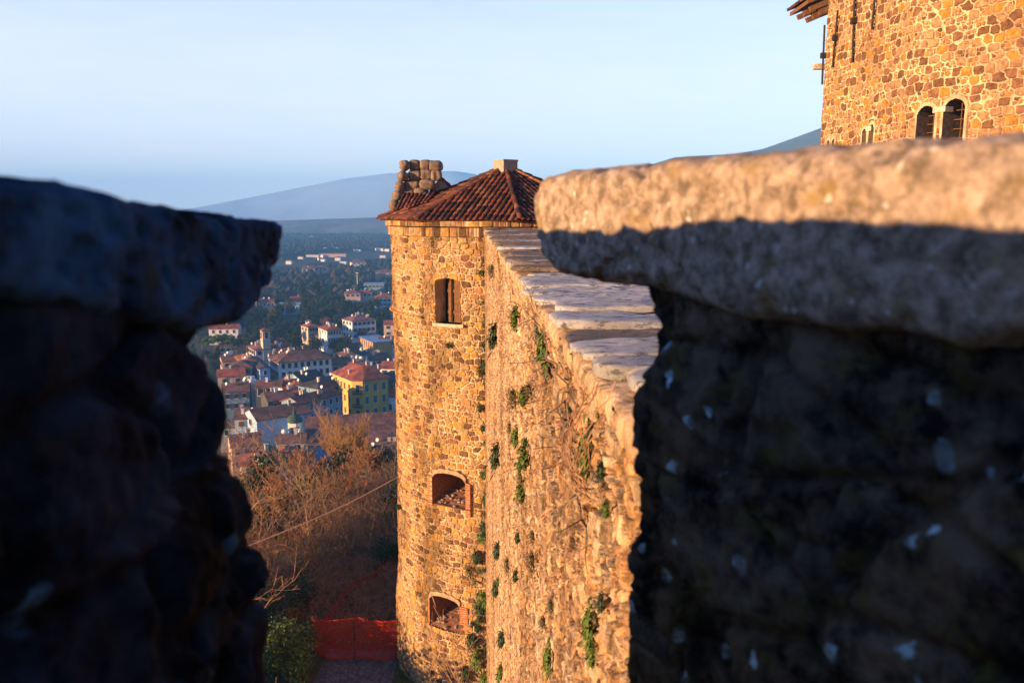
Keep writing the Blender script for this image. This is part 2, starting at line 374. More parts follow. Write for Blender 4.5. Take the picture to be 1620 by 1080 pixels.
# rubble bed on top of the wall and the inner face
us = np.linspace(-.01, 2.0, 90); ys2 = np.geomspace(1.95, 27.3, 420); U, Yg = np.meshgrid(us, ys2)
rel, rid = masonry(U, Yg, .13, .09, 41, .2, .9, .4)
Z = -.625 + .022 * rel + .02 * fbm(U * 5, Yg * 5, U * 0, 3, 4)
obj('rubble_top', np.stack([WX(Yg) + U, Yg, Z], -1).reshape(-1, 3), grid_faces(len(ys2), len(us)), MATS['rampart_stone'], ram, False, {'rel': rel, 'rid': rid, 'stain': rel * 0})
b_ = MB(); b_.add([(WX(1.9) + 2, 1.9, -.62), (WX(27.3) + 2, 27.3, -.62), (WX(27.3) + 2, 27.3, -18.0), (WX(1.9) + 2, 1.9, -18.0), (WX(1.9) + .03, 1.93, -.62), (WX(1.9) + .03, 1.93, -18.0)], [[0, 1, 2, 3], [4, 0, 3, 5]])
b_.build('inner_face', MATS['rampart_stone'], ram)

# mortar bed that carries the coping, seen as a lit edge under the slabs
yb_ = np.geomspace(1.95, 27.2, 700); cs = [(.02, -.76), (-.035, -.69), (-.05, -.63), (-.04, -.592), (.0, -.582), (.5, -.58)]
Vb = []
for j_, (ox, oz) in enumerate(cs):
    nn_ = .014 * fbm(yb_ * 6, yb_ * 0 + j_ * 3.3, yb_ * 0, 4, 93, .65) + .01 * fbm(yb_ * 1.2, yb_ * 0, yb_ * 0, 3, 94); Vb.append(np.stack([WX(yb_) + ox + nn_, yb_, oz + nn_ * .7], -1))
Vb = np.stack(Vb, 0); ob_ = np.ones(Vb.shape[:2])
obj('mortar_bed', Vb.reshape(-1, 3), grid_faces(len(cs), len(yb_)), MATS['rampart_stone'], ram, True, {'rel': ob_ * .3, 'rid': ob_ * .4, 'stain': ob_ * 0})
def rock(c, size, rz, seed, amp=.01, e=.2, nu=72, nv=28, fr=4.0, rot=None):
    a = np.linspace(-np.pi, np.pi, nu, endpoint=False); b = np.linspace(-np.pi / 2, np.pi / 2, nv)
    A, B = np.meshgrid(a, b)
    P = np.stack([np.cos(B) * np.cos(A), np.cos(B) * np.sin(A), np.sin(B)], -1); q_ = 1.7 / e
    P = P / (np.sum(np.abs(P) ** q_, -1, keepdims=True) ** (1 / q_))
    P = P * np.array(size) / 2
    n_ = P / (np.linalg.norm(P, axis=-1, keepdims=True) + 1e-9)
    m_ = np.array(size) / 2; q = P / m_; q = q / (np.linalg.norm(q, axis=-1, keepdims=True) + 1e-9) 
    D = amp * (1.6 * fbm(P[..., 0] * fr, P[..., 1] * fr, P[..., 2] * fr * 2 + seed * 3.7, 4, seed) + .5 * fbm(P[..., 0] * fr * 6, P[..., 1] * fr * 6, P[..., 2] * fr * 6, 3, seed + 4))
    edge = fbm(P[..., 0] * fr * .7, P[..., 1] * fr * .7, P[..., 2] * 0 + seed * 1.3, 4, seed + 8, .65) * amp * 2.6
    P = P + q * D[..., None]; P[..., 0] += q[..., 0] * edge; P[..., 1] += q[..., 1] * edge
    M = np.array(rot if rot is not None else Matrix.Rotation(rz, 3, 'Z'))
    V = P.reshape(-1, 3) @ M.T + np.array(c)
    i = np.arange(nv - 1)[:, None] * nu + np.arange(nu)[None, :]; j = np.arange(nv - 1)[:, None] * nu + (np.arange(nu)[None, :] + 1) % nu
    return V, np.stack([i, j, j + nu, i + nu], -1).reshape(-1, 4)
def slab_mat(name, col, sp, dk):
    m, nt, b = nodes_of(name); v = coords(nt)
    n1 = noise(nt, v, 2.5, 6, .7); r1 = ramp(nt, [(.3, tuple(c * .62 for c in col)), (.5, col), (.7, tuple(min(1, c * 1.35) for c in col))]); nt.links.new(n1.outputs['Fac'], r1.inputs[0])
    n2 = noise(nt, coords(nt, (1.2, 3, 3)), 9, 5, .7); r2 = ramp(nt, [(.52, (0, 0, 0)), (.6, (1, 1, 1))]); nt.links.new(n2.outputs['Fac'], r2.inputs[0])
    col_ = mix(nt, r2.outputs[0], r1.outputs[0], dk)
    n3 = noise(nt, v, 40, 4, .7); r3 = ramp(nt, [(.62, (0, 0, 0)), (.68, (1, 1, 1))]); nt.links.new(n3.outputs['Fac'], r3.inputs[0])
    col_ = mix(nt, r3.outputs[0], col_, sp)
    nt.links.new(col_, b.inputs['Base Color']); b.inputs['Roughness'].default_value = .8
    nb = noise(nt, coords(nt, (.6, 1.6, 1.6)), 16, 9, .75); bump(nt, b, nb.outputs['Fac'], 1.0, .04)
slab_mat('slab_pale', (.54, .49, .45), (.76, .72, .68), (.15, .14, .14)); slab_mat('slab_brown', (.22, .16, .12), (.42, .35, .28), (.07, .055, .045))
rs = random.Random(5); y = 2.05; k = 0
while y < 26.9:
    w = rs.choice((.30, .38, .5, .6, .72)) * (1.0 + .01 * y); L = rs.uniform(1.0, 1.3) if y < 6 else rs.uniform(1.3, 2.05)
    yc = y + w / 2; ins = rs.uniform(-.075, -.03) if k % 5 else rs.uniform(.02, .07)
    rot = Matrix.Rotation(math.atan(.0509) + rs.uniform(-.07, .07), 3, 'Z') @ Matrix.Rotation(rs.uniform(-.03, .03), 3, 'Y') @ Matrix.Rotation(rs.uniform(-.07, .03), 3, 'X')
    th = rs.uniform(.04, .065)
    V, f = rock((WX(yc) + ins + L / 2, yc, -.565 + rs.uniform(-.022, .016) + (.0) - th / 2 + .03), (L, w * rs.uniform(.86, 1.03), th), 0, 100 + k, .02, .26, 110, 26, 3.6, rot)
    obj('coping_slab', V, f, MATS['slab_pale' if (y < 7.5 and k % 4 != 3) or k % 6 == 1 else 'slab_brown'], ram, True)
    y += w * .97; k += 1

# ================================================================ ROUND TOWER
TC = np.array([at(800, 335, 30.8)[0], 30.8]); TR = 4.22
tow = thing('round_tower', (TC[0], TC[1], YARD), 'round rubble stone tower with a low red tiled roof and three openings', 'tower')
def cyl(px, py, r=TR):
    d = ray(px, py); a = d[0] ** 2 + d[1] ** 2; bb = -2 * (d[0] * TC[0] + d[1] * TC[1]); c = TC @ TC - r * r
    k = (-bb - math.sqrt(max(0, bb * bb - 4 * a * c))) / (2 * a); P = d * k
    return math.atan2(P[0] - TC[0], -(P[1] - TC[1])) * TR, P[2]
def ST(s, z, o):
    th = np.asarray(s) / TR; r = TR + np.asarray(o)
    return np.stack(np.broadcast_arrays(TC[0] + r * np.sin(th), TC[1] - r * np.cos(th), z), -1)
def arch_pts(s0, s1, z0, z1, rise, n=14):
    P = [(s1, z0), (s1, z1 - rise)]
    for i in range(1, n):
        x = 1 - 2 * i / n
        P.append(((s0 + s1) / 2 + x * (s1 - s0) / 2, z1 - rise + rise * math.sqrt(max(0, 1 - x * x))))
    return P + [(s0, z1 - rise), (s0, z0)]
def arch_in(S, Z, s0, s1, z0, z1, rise):
    x = np.clip((S - (s0 + s1) / 2) / ((s1 - s0) / 2), -1, 1)
    return (S > s0) & (S < s1) & (Z > z0) & (Z < z1 - rise + rise * np.sqrt(1 - x * x))
def tunnel(Sf, pts, depth, m, back, parent, name, front=.02, sill_rise=0.0, flare=1.0, nd=4):
    mb = MB(); n = len(pts); sc = sum(p[0] for p in pts) / n
    z0 = min(p[1] for p in pts)
    for k in range(nd + 1):
        q = k / nd; o = front - (depth + front) * q; ring = []
        for (s, z) in pts:
            s2 = sc + (s - sc) * (1 - (1 - flare) * q); z2 = z + (sill_rise * q if z <= z0 + 1e-6 else 0)
            ring.append(Sf(s2, z2, o))
        mb.V += [tuple(float(c) for c in p) for p in ring]
    for k in range(nd):
        for i in range(n):
            j = (i + 1) % n; mb.F.append([k * n + i, k * n + j, (k + 1) * n + j, (k + 1) * n + i]); mb.M.append(0)
    mb.F.append([nd * n + i for i in range(n)]); mb.M.append(1)
    return mb.build(name, [m, back], parent)
def shell(Sf, poly, o_in, o_out, m, parent, name):
    """a plate following the surface: poly = [(s,z)...] convex outline, subdivided along s"""
    mb = MB(); n = len(poly)
    V = [Sf(s, z, o_out) for s, z in poly] + [Sf(s, z, o_in) for s, z in poly]
    mb.add(V, [list(range(n))] + [[i, i + n, (i + 1) % n + n, (i + 1) % n] for i in range(n)])
    return mb.build(name, m, parent)

def brick_mat(name, c1, c2, mo, sc=1.0):
    m, nt, b = nodes_of(name); tc = N(nt, 'ShaderNodeTexCoord')
    # bricks run on whichever wall they line: x+y drives the course, z the height
    s = N(nt, 'ShaderNodeSeparateXYZ'); nt.links.new(tc.outputs['Object'], s.inputs[0])
    ad = N(nt, 'ShaderNodeMath', operation='ADD'); nt.links.new(s.outputs[0], ad.inputs[0]); nt.links.new(s.outputs[1], ad.inputs[1])
    cb = N(nt, 'ShaderNodeCombineXYZ'); nt.links.new(ad.outputs[0], cb.inputs[0]); nt.links.new(s.outputs[2], cb.inputs[1])
    br = N(nt, 'ShaderNodeTexBrick'); nt.links.new(cb.outputs[0], br.inputs['Vector'])
    br.inputs['Scale'].default_value = 1; br.inputs['Brick Width'].default_value = .26 * sc; br.inputs['Row Height'].default_value = .085 * sc
    br.inputs['Mortar Size'].default_value = .012 * sc; br.inputs['Color1'].default_value = (*c1, 1); br.inputs['Color2'].default_value = (*c2, 1); br.inputs['Mortar'].default_value = (*mo, 1)
    n = noise(nt, tc.outputs['Object'], 12, 4); r = ramp(nt, [(.3, (.6, .6, .6)), (.7, (1.2, 1.2, 1.2))]); nt.links.new(n.outputs['Fac'], r.inputs[0])
    nt.links.new(mix(nt, 1, br.outputs['Color'], r.outputs[0], 'MULTIPLY'), b.inputs['Base Color']); b.inputs['Roughness'].default_value = .9
    bump(nt, b, br.outputs['Fac'], -.4, .01)
brick_mat('brick', (.52, .13, .035), (.40, .10, .03), (.45, .28, .17))
brick_mat('brick_shaded', (.24, .075, .035), (.16, .05, .025), (.22, .15, .10)); simple('dark_void', (.012, .010, .009), .3); simple('old_wood', (.16, .075, .035), .4, 9); simple('sill_stone', (.50, .38, .27), .3, 6, bscale=20)  # darker copy of the brick puts the recess shade into its colour
simple('pale_plaster', (.52, .40, .29), .35, 5, bscale=14, bst=.8, bd=.03)

Wn = []   # openings on the tower
a0, _ = cyl(689, 480); a1, _ = cyl(729, 480); _, zt_ = cyl(709, 440); _, zb_ = cyl(709, 512)
Wn.append((a0, a1, zb_, zt_, .16))
b0, _ = cyl(685, 780); b1, _ = cyl(737, 780); _, zt_ = cyl(712, 749); _, zb_ = cyl(690, 798)
Wn.append((b0, b1, zb_, zt_, .26))
c0, _ = cyl(681, 970); c1, _ = cyl(728, 970); _, zt_ = cyl(704, 944); _, zb_ = cyl(690, 990)
Wn.append((c0, c1, zb_, zt_, .22))
ZE = -.29
ss = np.arange(-1.9, 1.25, .0245 / TR) * TR; zz = np.arange(-.80, YARD - .6, -.0245)
S, Z = np.meshgrid(ss, zz)
rel, rid = masonry(S + 20, Z, .31, .20, 61, .13, .62, .2, 8)
led = cyl(640, 497)[1]
wth = sstep(-1.2, .3, S) * sstep(-1.5, -6, Z) * .13 + sstep(-13.8, -16.2, Z) * .06
D = .032 * (rel - .5) + .025 * (rid - .5) * rel + .045 * fbm(S * .5, Z * .5, S * 0, 4, 62) + .012 * fbm(S * 8, Z * 8, S * 0, 3, 63)
D = D + np.where((Z > led - .03) & (Z < led + .05) & (S < cyl(672, 497)[0]), .09, 0) - .05 * sstep(led, led - .1, Z) + .25 * sstep(-12.5, -17, Z)
Sc = (S[:-1, :-1] + S[1:, 1:]) / 2; Zc = (Z[:-1, :-1] + Z[1:, 1:]) / 2
mask = np.ones(Sc.shape, bool)
for w in Wn: mask &= ~arch_in(Sc, Zc, *w)
obj('tower_wall', ST(S, Z, D).reshape(-1, 3), grid_faces(len(zz), len(ss), mask), MATS['tower_stone'], tow, False, {'rel': rel, 'rid': rid, 'stain': wth})
ths = np.linspace(1.2, 2 * np.pi - 1.88, 60); zz2 = np.linspace(-.8, YARD - .6, 30); S2, Z2 = np.meshgrid(ths * TR, zz2)
r2, i2 = masonry(S2, Z2, .33, .25, 61); obj('tower_rear_wall', ST(S2, Z2, S2 * 0).reshape(-1, 3), grid_faces(30, 60), MATS['tower_stone'], tow, True, {'rel': r2, 'rid': i2, 'stain': r2 * 0})
# cornice in two courses
s3 = np.linspace(0, 2 * np.pi, 700) * TR - np.pi * TR
for (za, zb_, o_, sw_, nm) in ((ZE, ZE - .20, .17, .42, 'upper_cornice_course'), (ZE - .20, -.83, .085, .30, 'lower_cornice_course')):
    z3 = np.linspace(za, zb_, 13); S3, Z3 = np.meshgrid(s3, z3)
    re, ri = masonry(S3 + 40, Z3 * 0 + 4.5, sw_, .4, 71, .12, .5, .1)
    re = re * sstep(0, .04, Z3 - zb_ + .012) if nm[0] == 'l' else np.minimum(re, 1)
    O3 = o_ + .025 * (re - .5) + .03 * (ri - .5)
    O3[0] = -.15; O3[-1] = -.05
    obj(nm, ST(S3, Z3, O3).reshape(-1, 3), grid_faces(13, 700), MATS['tower_stone'], tow, False, {'rel': re, 'rid': ri, 'stain': re * 0})
# window of the upper floor: stone reveal, sill, shutter leaf
w = Wn[0]
win = tunnel(ST, arch_pts(*w), .55, MATS['tower_stone'], MATS['dark_void'], tow, 'upper_window')
mb = MB(); sm = (w[0] + w[1]) / 2
for i in range(7):
    s_a = w[0] + (w[1] - w[0]) * (.30 + .1 * i); P = ST(s_a, (w[2] + w[3]) / 2 - .05, -.42)
    mb.box(P, ((w[1] - w[0]) * .094, .04, (w[3] - w[2]) * .99), rz=s_a / TR)
mb.box(ST(sm + .1, w[2] + .35, -.39), (.62, .05, .10), rz=sm / TR); mb.box(ST(sm + .1, w[3] - .45, -.39), (.62, .05, .10), rz=sm / TR)
mb.build('shutter', MATS['old_wood'], win)
mb = MB(); P = ST(w[0] + (w[1] - w[0]) * .42, (w[2] + w[3]) / 2, -.33); mb.box(P, (.05, .05, (w[3] - w[2]) * .97), rz=sm / TR)
mb.box(ST(w[1] - .13, (w[2] + w[3]) / 2 - .15, -.2), (.05, .05, (w[3] - w[2]) * .7), rz=sm / TR); mb.build('frame', MATS['old_wood'], win)
shell(ST, [(w[0] - .08, w[2] - .1), (sm, w[2] - .1), (w[1] + .1, w[2] - .1), (w[1] + .1, w[2]), (sm, w[2]), (w[0] - .08, w[2])], -.5, .09, MATS['sill_stone'], win, 'sill')
# the two brick embrasures
for w, jl, jr in ((Wn[1], .22, .17), (Wn[2], .05, .30)):
    em = tunnel(ST, arch_pts(*w), 1.15, MATS['brick_shaded'], MATS['brick_shaded'], tow, 'embrasure', front=.035, sill_rise=.5, flare=.72)
    sm = (w[0] + w[1]) / 2; hz = w[3] - w[2]
    if jl: shell(ST, [(w[0] - jl, w[2] - .05), (w[0] + .0, w[2] - .05), (w[0] + .0, w[3] - w[4] * .75), (w[0] - jl, w[3] - w[4] * .9)], -.1, .05, MATS['brick'], em, 'brick_jamb')
    if jr: shell(ST, [(w[1] - .0, w[2] - .25), (w[1] + jr, w[2] - .22), (w[1] + jr, w[3] - w[4] * 1.1), (w[1] - .0, w[3] - w[4] * .9)], -.1, .05, MATS['brick'], em, 'brick_jamb')
    # rubble lying on the sloping sill
    if 'rubble_bits' not in MATS: simple('rubble_bits', (.30, .22, .17), .5, 9)
    for q in range(22):
        s_ = random.uniform(w[0] + .08, w[1] - .08); o_ = -random.uniform(.02, .9); c = ST(s_, w[2] + .5 * (-o_ / 1.15) + .03, o_)
        v, f = rock(c, (random.uniform(.06, .15), random.uniform(.06, .14), random.uniform(.03, .07)), random.uniform(0, 3), 300 + q, .015, .5, 12, 7)
        obj('loose_stone', v, f, MATS['rubble_bits'], em, True)
    # plastered relieving arch over the opening
    ar = MB(); n = 12; hw = (w[1] - w[0]) / 2; Vr = []
    for i in range(n + 1):
        x = -1 + 2 * i / n; q_ = w[4] * math.sqrt(max(0, 1 - x * x)); wob = .02 * math.sin(i * 2.3)
        for (dz, o_) in ((0, .045), (.15 + wob, .045), (.15 + wob, -.1), (0, -.1)): Vr.append(ST(sm + x * (hw + .1 * dz), w[3] - w[4] + q_ + dz, o_))
    ar.add(Vr, [[4 * i, 4 * i + 4, 4 * i + 5, 4 * i + 1] for i in range(n)] + [[4 * i + 1, 4 * i + 5, 4 * i + 6, 4 * i + 2] for i in range(n)] + [[0, 1, 2, 3], [4 * n + 3, 4 * n + 2, 4 * n + 1, 4 * n]])
    ar.build('stone_arch', MATS['arch_render'] if 'arch_render' in MATS else simple('arch_render', (.36, .24, .14), .4, 6, bscale=14, bst=.8, bd=.03), em)

# roof: eight hipped facets of barrel tiles
def tile_mat(name, cols, sc=1):
    m, nt, b = nodes_of(name); v = coords(nt)
    a1 = N(nt, 'ShaderNodeAttribute', attribute_name='rid'); k = len(cols)
    rp = ramp(nt, [(i / k, c) for i, c in enumerate(cols)], 'CONSTANT'); nt.links.new(a1.outputs['Fac'], rp.inputs[0])
    n = noise(nt, v, 9, 6, .7); r = ramp(nt, [(.3, (.35, .33, .32)), (.5, (.95, .95, .95)), (.72, (1.35, 1.3, 1.25))]); nt.links.new(n.outputs['Fac'], r.inputs[0])
    nt.links.new(mix(nt, 1, rp.outputs[0], r.outputs[0], 'MULTIPLY'), b.inputs['Base Color']); b.inputs['Roughness'].default_value = .9
    bump(nt, b, n.outputs['Fac'], .4, .01)
tile_mat('old_tile', [(.13, .036, .022), (.085, .027, .018), (.16, .048, .026), (.06, .023, .017), (.19, .08, .045), (.11, .034, .02), (.035, .019, .015)])
tile_mat('ridge_tile', [(.42, .13, .045), (.48, .17, .06), (.38, .11, .04)])
RR = 4.66; ZA = 1.60; NF = 8; HZ = ZE + .03
def hipp(k): a = R(45 * k + 6); return np.array([TC[0] + RR * math.sin(a), TC[1] - RR * math.cos(a)])
APX = np.array([TC[0], TC[1], ZA])
def tile_run(P0, P1, r, V, Fs, A, rng, seg=.36, n=6, w=None):
    """one column of overlapping barrel tiles from the eave P0 up to P1; w is the sideways unit"""
    d = P1 - P0; L = np.linalg.norm(d)
    if L < .12: return
    d = d / L; up = np.cross(w, d); up = up / np.linalg.norm(up); up = up if up[2] > 0 else -up
    m_ = max(1, int(math.ceil(L / seg)))
    for i in range(m_):
        s0, s1 = i * seg, min(L, i * seg + seg * 1.12); jit = rng.uniform(-.008, .008); cid = rng.random()
        k = len(V)
        for (s_, rr, lift) in ((s0, r * 1.08, .028), (s1, r * .9, .006)):
            for j in range(n + 1):
                a = math.pi * j / n; V.append(P0 + d * s_ + w * (math.cos(a) * rr + jit) + up * (math.sin(a) * rr * .95 + lift)); A.append(cid)
        for j in range(n): Fs.append([k + j, k + j + 1, k + n + 2 + j, k + n + 1 + j])
        Fs.append([k + j for j in range(n, -1, -1)])
V, Fs, A = [], [], []; rng = random.Random(3); deck = MB()
for k in range(NF):
    p, q = hipp(k), hipp(k + 1); P = np.array([*p, HZ]); Q = np.array([*q, HZ]); w = (Q - P); L = np.linalg.norm(w); w = w / L; M_ = (P + Q) / 2; up = APX - M_
    deck.add([P + (0, 0, -.05), Q + (0, 0, -.05), APX + (0, 0, -.05)], [[0, 1, 2]]); deck.add([P + (0, 0, -.05), Q + (0, 0, -.05), (TC[0], TC[1], HZ - .02)], [[1, 0, 2]])
    nn = int(L / .205); 
    for i in range(nn + 1):
        s = (i + .5) / (nn + 1); h = 1 - abs(2 * s - 1)
        E = P + w * L * s; top_ = E + up * h
        tile_run(E - up / np.linalg.norm(up) * rng.uniform(.02, .09), top_, .074, V, Fs, A, rng, w=w)
roof = obj('tiled_roof', np.array(V), Fs, MATS['old_tile'], tow, True, {'rid': A})
deck.build('roof_deck', MATS['old_tile'], roof)
V, Fs, A = [], [], []; 
for k in range(NF):
    p = hipp(k); P = np.array([*p, HZ]); d = APX - P; w = np.cross(d, (0, 0, 1.)); w = w / np.linalg.norm(w)
    tile_run(P + (0, 0, .02), APX + (0, 0, .03), .092, V, Fs, A, rng, w=w, seg=.4)
    obj('hip_tiles', np.array(V), Fs, MATS['ridge_tile' if k == 1 else 'old_tile'], roof, True, {'rid': A}); V, Fs, A = [], [], []
b_ = MB(); cp = at(800, 262, 30.6); b_.box((cp[0], cp[1], (at(800, 253, 30.6)[2] + 1.2) / 2), (.62, .62, at(800, 253, 30.6)[2] - 1.2), rz=R(36))
b_.box((cp[0], cp[1], at(800, 254.5, 30.6)[2] + .0), (.66, .66, .06), rz=R(36)); b_.build('apex_block', simple('apex_stone', (.36, .26, .19), .3, 6, bscale=14), tow)
# ruined stone dormer on the left flank of the roof
YD = 30.2; dor = thing('stone_dormer', (0, 0, 0), None, None); dor.location = Vector([float(c) for c in at(655, 330, YD)]); del_ = None
dor.parent = tow; dor.location = Vector([float(c) for c in at(655, 330, YD)]) - tow.location
V_, f_ = [], []
def addrock(px, py, wpx, hpx, Y, dep, seed, e=.45):
    c = at(px, py, Y); sc = Y / F
    v, f = rock(c, (wpx * sc, dep, hpx * sc), random.uniform(-.15, .15), seed, .028, e, 30, 16); f_.append(f + sum(len(x) for x in V_)); V_.append(v)
for i, (x, y) in enumerate(((640, 262), (637, 279), (633, 295), (628, 310), (624, 325))): addrock(x, y, 17, 17, YD - .15, .5, 500 + i, .8)
for i, (x, y, w_) in enumerate(((657, 262, 18), (673, 262, 18), (688, 263, 22), (656, 278, 19), (675, 277, 21), (690, 278, 17), (652, 293, 24), (676, 292, 26), (648, 306, 20), (664, 305, 20))): addrock(x, y, w_ * 1.03, 16.5, YD + .1, .55, 520 + i, .45)
obj('boulder_stack', np.concatenate(V_), np.concatenate(f_), MATS['dormer_stone'] if 'dormer_stone' in MATS else simple('dormer_stone', (.20, .135, .09), .45, 8, bscale=16, bd=.04), dor, True)
mb = MB(); Pa = [at(672, 318, YD + .4), at(720, 318, YD + .4), at(712, 300, YD + .4), at(697, 283, YD + .4), at(683, 295, YD + .4)]
Pb = [p + np.array([0, 1.2, 0]) for p in Pa]; n = 5
mb.add(Pa + Pb, [list(range(n)), list(range(n, 2 * n))[::-1]] + [[i, i + n, (i + 1) % n + n, (i + 1) % n] for i in range(n)]); mb.build('plaster_cheek', MATS['pale_plaster'], dor)
V, Fs, A = [], [], []
for i in range(8):
    x0, y0 = 628 + i * 6.6, 333 - i * 1.6; P0 = at(x0, y0, YD - 1.1 + .02 * i); P1 = at(x0 + 16 - i * .2, y0 - 34 + i * 2.4, YD + .15)
    tile_run(P0, P1, .066, V, Fs, A, rng, w=np.array([.96, .28, 0.]), seg=.3)
obj('dormer_tiles', np.array(V), Fs, MATS['old_tile'], dor, True, {'rid': A}); V, Fs, A = [], [], []
for i in range(5):
    P0 = at(718 - i * 2, 306 - i * 3, YD + .1 + .3 * i); P1 = at(696, 282, YD + .1 + .3 * i); tile_run(P0, P1, .07, V, Fs, A, rng, w=np.array([.0, 1., 0.]), seg=.3)
obj('dormer_tiles', np.array(V), Fs, MATS['old_tile'], dor, True, {'rid': A})

# ================================================================ KEEP
KA = at(1425, 335, 22.0)[:2]
kr = np.array([.4635, -1.0]); kr /= np.linalg.norm(kr); kl = np.array([-.0836, 1.0]); kl /= np.linalg.norm(kl)
nr = np.array([-1.0, -.4635]); nr /= np.linalg.norm(nr); nl = np.array([-1.0, -.0836]); nl /= np.linalg.norm(nl)
def SK(s, z, o):
    s = np.asarray(s, float); w = sstep(-.15, .15, s); sp = np.maximum(s, 0); sn = np.maximum(-s, 0)
    nx = nl[0] * (1 - w) + nr[0] * w; ny = nl[1] * (1 - w) + nr[1] * w
    return np.stack(np.broadcast_arrays(KA[0] + kr[0] * sp + kl[0] * sn + nx * o, KA[1] + kr[1] * sp + kl[1] * sn + ny * o, z), -1)
def kp(px, py):
    if px >= 1425: h = hitplane(px, py, KA, nr); return float((h[:2] - KA) @ kr), float(h[2])
    h = hitplane(px, py, KA, nl); return -float((h[:2] - KA) @ kl), float(h[2])
keep = thing('castle_keep', (KA[0], KA[1], 1.0), 'sunlit castle keep of squared ochre stone with arched twin windows', 'castle')
sL = kp(1300, 200)[0]; ZK0, ZK1 = .5, 10.5
ss = np.arange(sL, 6.5, .021); zz = np.arange(ZK1, ZK0, -.021)
S, Z = np.meshgrid(ss, zz)
rel, rid = masonry(S + 60, Z, .31, .215, 81, .13, .6, .16, 8.0)
KW = []
for (xa, xb, ytop, ybot, rs_) in ((1451, 1479, 168, 216, .9), (1492, 1526, 157, 212, .9)):
    s0, _ = kp(xa, 200); s1, _ = kp(xb, 200); _, z1 = kp((xa + xb) / 2, ytop); _, z0 = kp((xa + xb) / 2, ybot); KW.append((s0, s1, z0 - .3, z1, (s1 - s0) / 2 * rs_))
for (xa, xb, ytop, ybot) in ((1366, 1373, 204, 226), (1376.5, 1384, 197, 225), (1311, 1315, 222, 236), (1319, 1323, 220, 236)):
    s0, _ = kp(xa, 200); s1, _ = kp(xb, 200); _, z1 = kp((xa + xb) / 2, ytop); _, z0 = kp((xa + xb) / 2, ybot); KW.append((s0, s1, z0 - .2, z1, (s1 - s0) / 2 * .9))
def framed(S, Z, pad, padt):
    m_ = np.zeros(S.shape, bool)
    for w in KW: m_ |= arch_in(S, Z, w[0] - pad, w[1] + pad, w[2] - .3, w[3] + padt, w[4] + pad)
    return m_
D = .028 * (rel - .5) + .02 * (rid - .5) * rel + .03 * fbm(S * .6, Z * .6, S * 0, 3, 82) + .01 * fbm(S * 9, Z * 9, S * 0, 3, 83)
surr = framed(S, Z, .07, .10)
rel = np.where(surr, .0, rel); D = np.where(surr, .03 + .008 * fbm(S * 14, Z * 14, S * 0, 3, 84), D)
Sc = (S[:-1, :-1] + S[1:, 1:]) / 2; Zc = (Z[:-1, :-1] + Z[1:, 1:]) / 2; mask = np.ones(Sc.shape, bool)
for w in KW: mask &= ~arch_in(Sc, Zc, *w)
obj('keep_wall', SK(S, Z, D).reshape(-1, 3), grid_faces(len(zz), len(ss), mask), MATS['keep_stone'], keep, False, {'rel': rel, 'rid': rid, 'stain': rel * 0})
mb = MB(); E = SK(sL, 0, 0)
mb.add([(E[0], E[1], ZK0), (E[0] + 9, E[1] + 1.5, ZK0), (E[0] + 9, E[1] + 1.5, ZK1), (E[0], E[1], ZK1), (E[0] + 12, E[1] - 16, ZK1), (SK(6.5, 0, 0)[0], SK(6.5, 0, 0)[1], ZK1), (KA[0], KA[1], ZK1)], [[0, 1, 2, 3], [3, 2, 4, 5, 6]])
mb.build('rear_wall', MATS['pale_plaster'], keep)
s4 = np.linspace(sL, 6.5, 120); z4 = np.linspace(ZK0 + .02, -3.2, 40); S4, Z4 = np.meshgrid(s4, z4); r4, i4 = masonry(S4 + 60, Z4, .27, .19, 81)
obj('lower_wall', SK(S4, Z4, S4 * 0).reshape(-1, 3), grid_faces(40, 120), MATS['keep_stone'], keep, False, {'rel': r4, 'rid': i4, 'stain': r4 * 0})
b_ = MB(); b_.add([(2.3, -3, -3), (26, -3, -3), (26, 31, -3), (3.9, 31, -3), (1.1, 27, -3), (2.35, 1.9, -3)], [[0, 1, 2, 3, 4, 5]]); o = b_.build('courtyard', MATS['rampart_stone']); tag(o, kind='structure')
for i, w in enumerate(KW):
    o = tunnel(SK, arch_pts(*w), .9 if i < 2 else .4, MATS['dormer_stone'], MATS['dark_void'], keep, 'arched_window')
    if i < 2:
        g = MB(); zc = (w[2] + w[3]) / 2
        for j in range(1, 3):
            s_ = w[0] + (w[1] - w[0]) * j / 3; g.tube([SK(s_, w[2], -.38), SK(s_, w[3] - .04, -.38)], .012)
        for j in range(1, 5): g.tube([SK(w[0], w[2] + (w[3] - w[2]) * j / 5, -.38), SK(w[1], w[2] + (w[3] - w[2]) * j / 5, -.38)], .012)
        g.build('grille', MATS['old_wood'], o)
mb = MB()
for pair in ((0, 1), (2, 3)):
    mb = MB()
    a, b = KW[pair[0]], KW[pair[1]]; sm = (a[1] + b[0]) / 2; g = b[0] - a[1]; zt_ = min(a[3] - a[4], b[3] - b[4]) + .1
    mb.tube([SK(sm, a[2] - .1, -.12), SK(sm, zt_ - .1, -.12)], g * .3, 10); mb.box(SK(sm, zt_, -.1), (.3, g * 1.5, .13), rz=math.atan2(kr[1], kr[0]) + math.pi / 2)
    mb.build('mullion_column', MATS['pale_plaster'], keep)
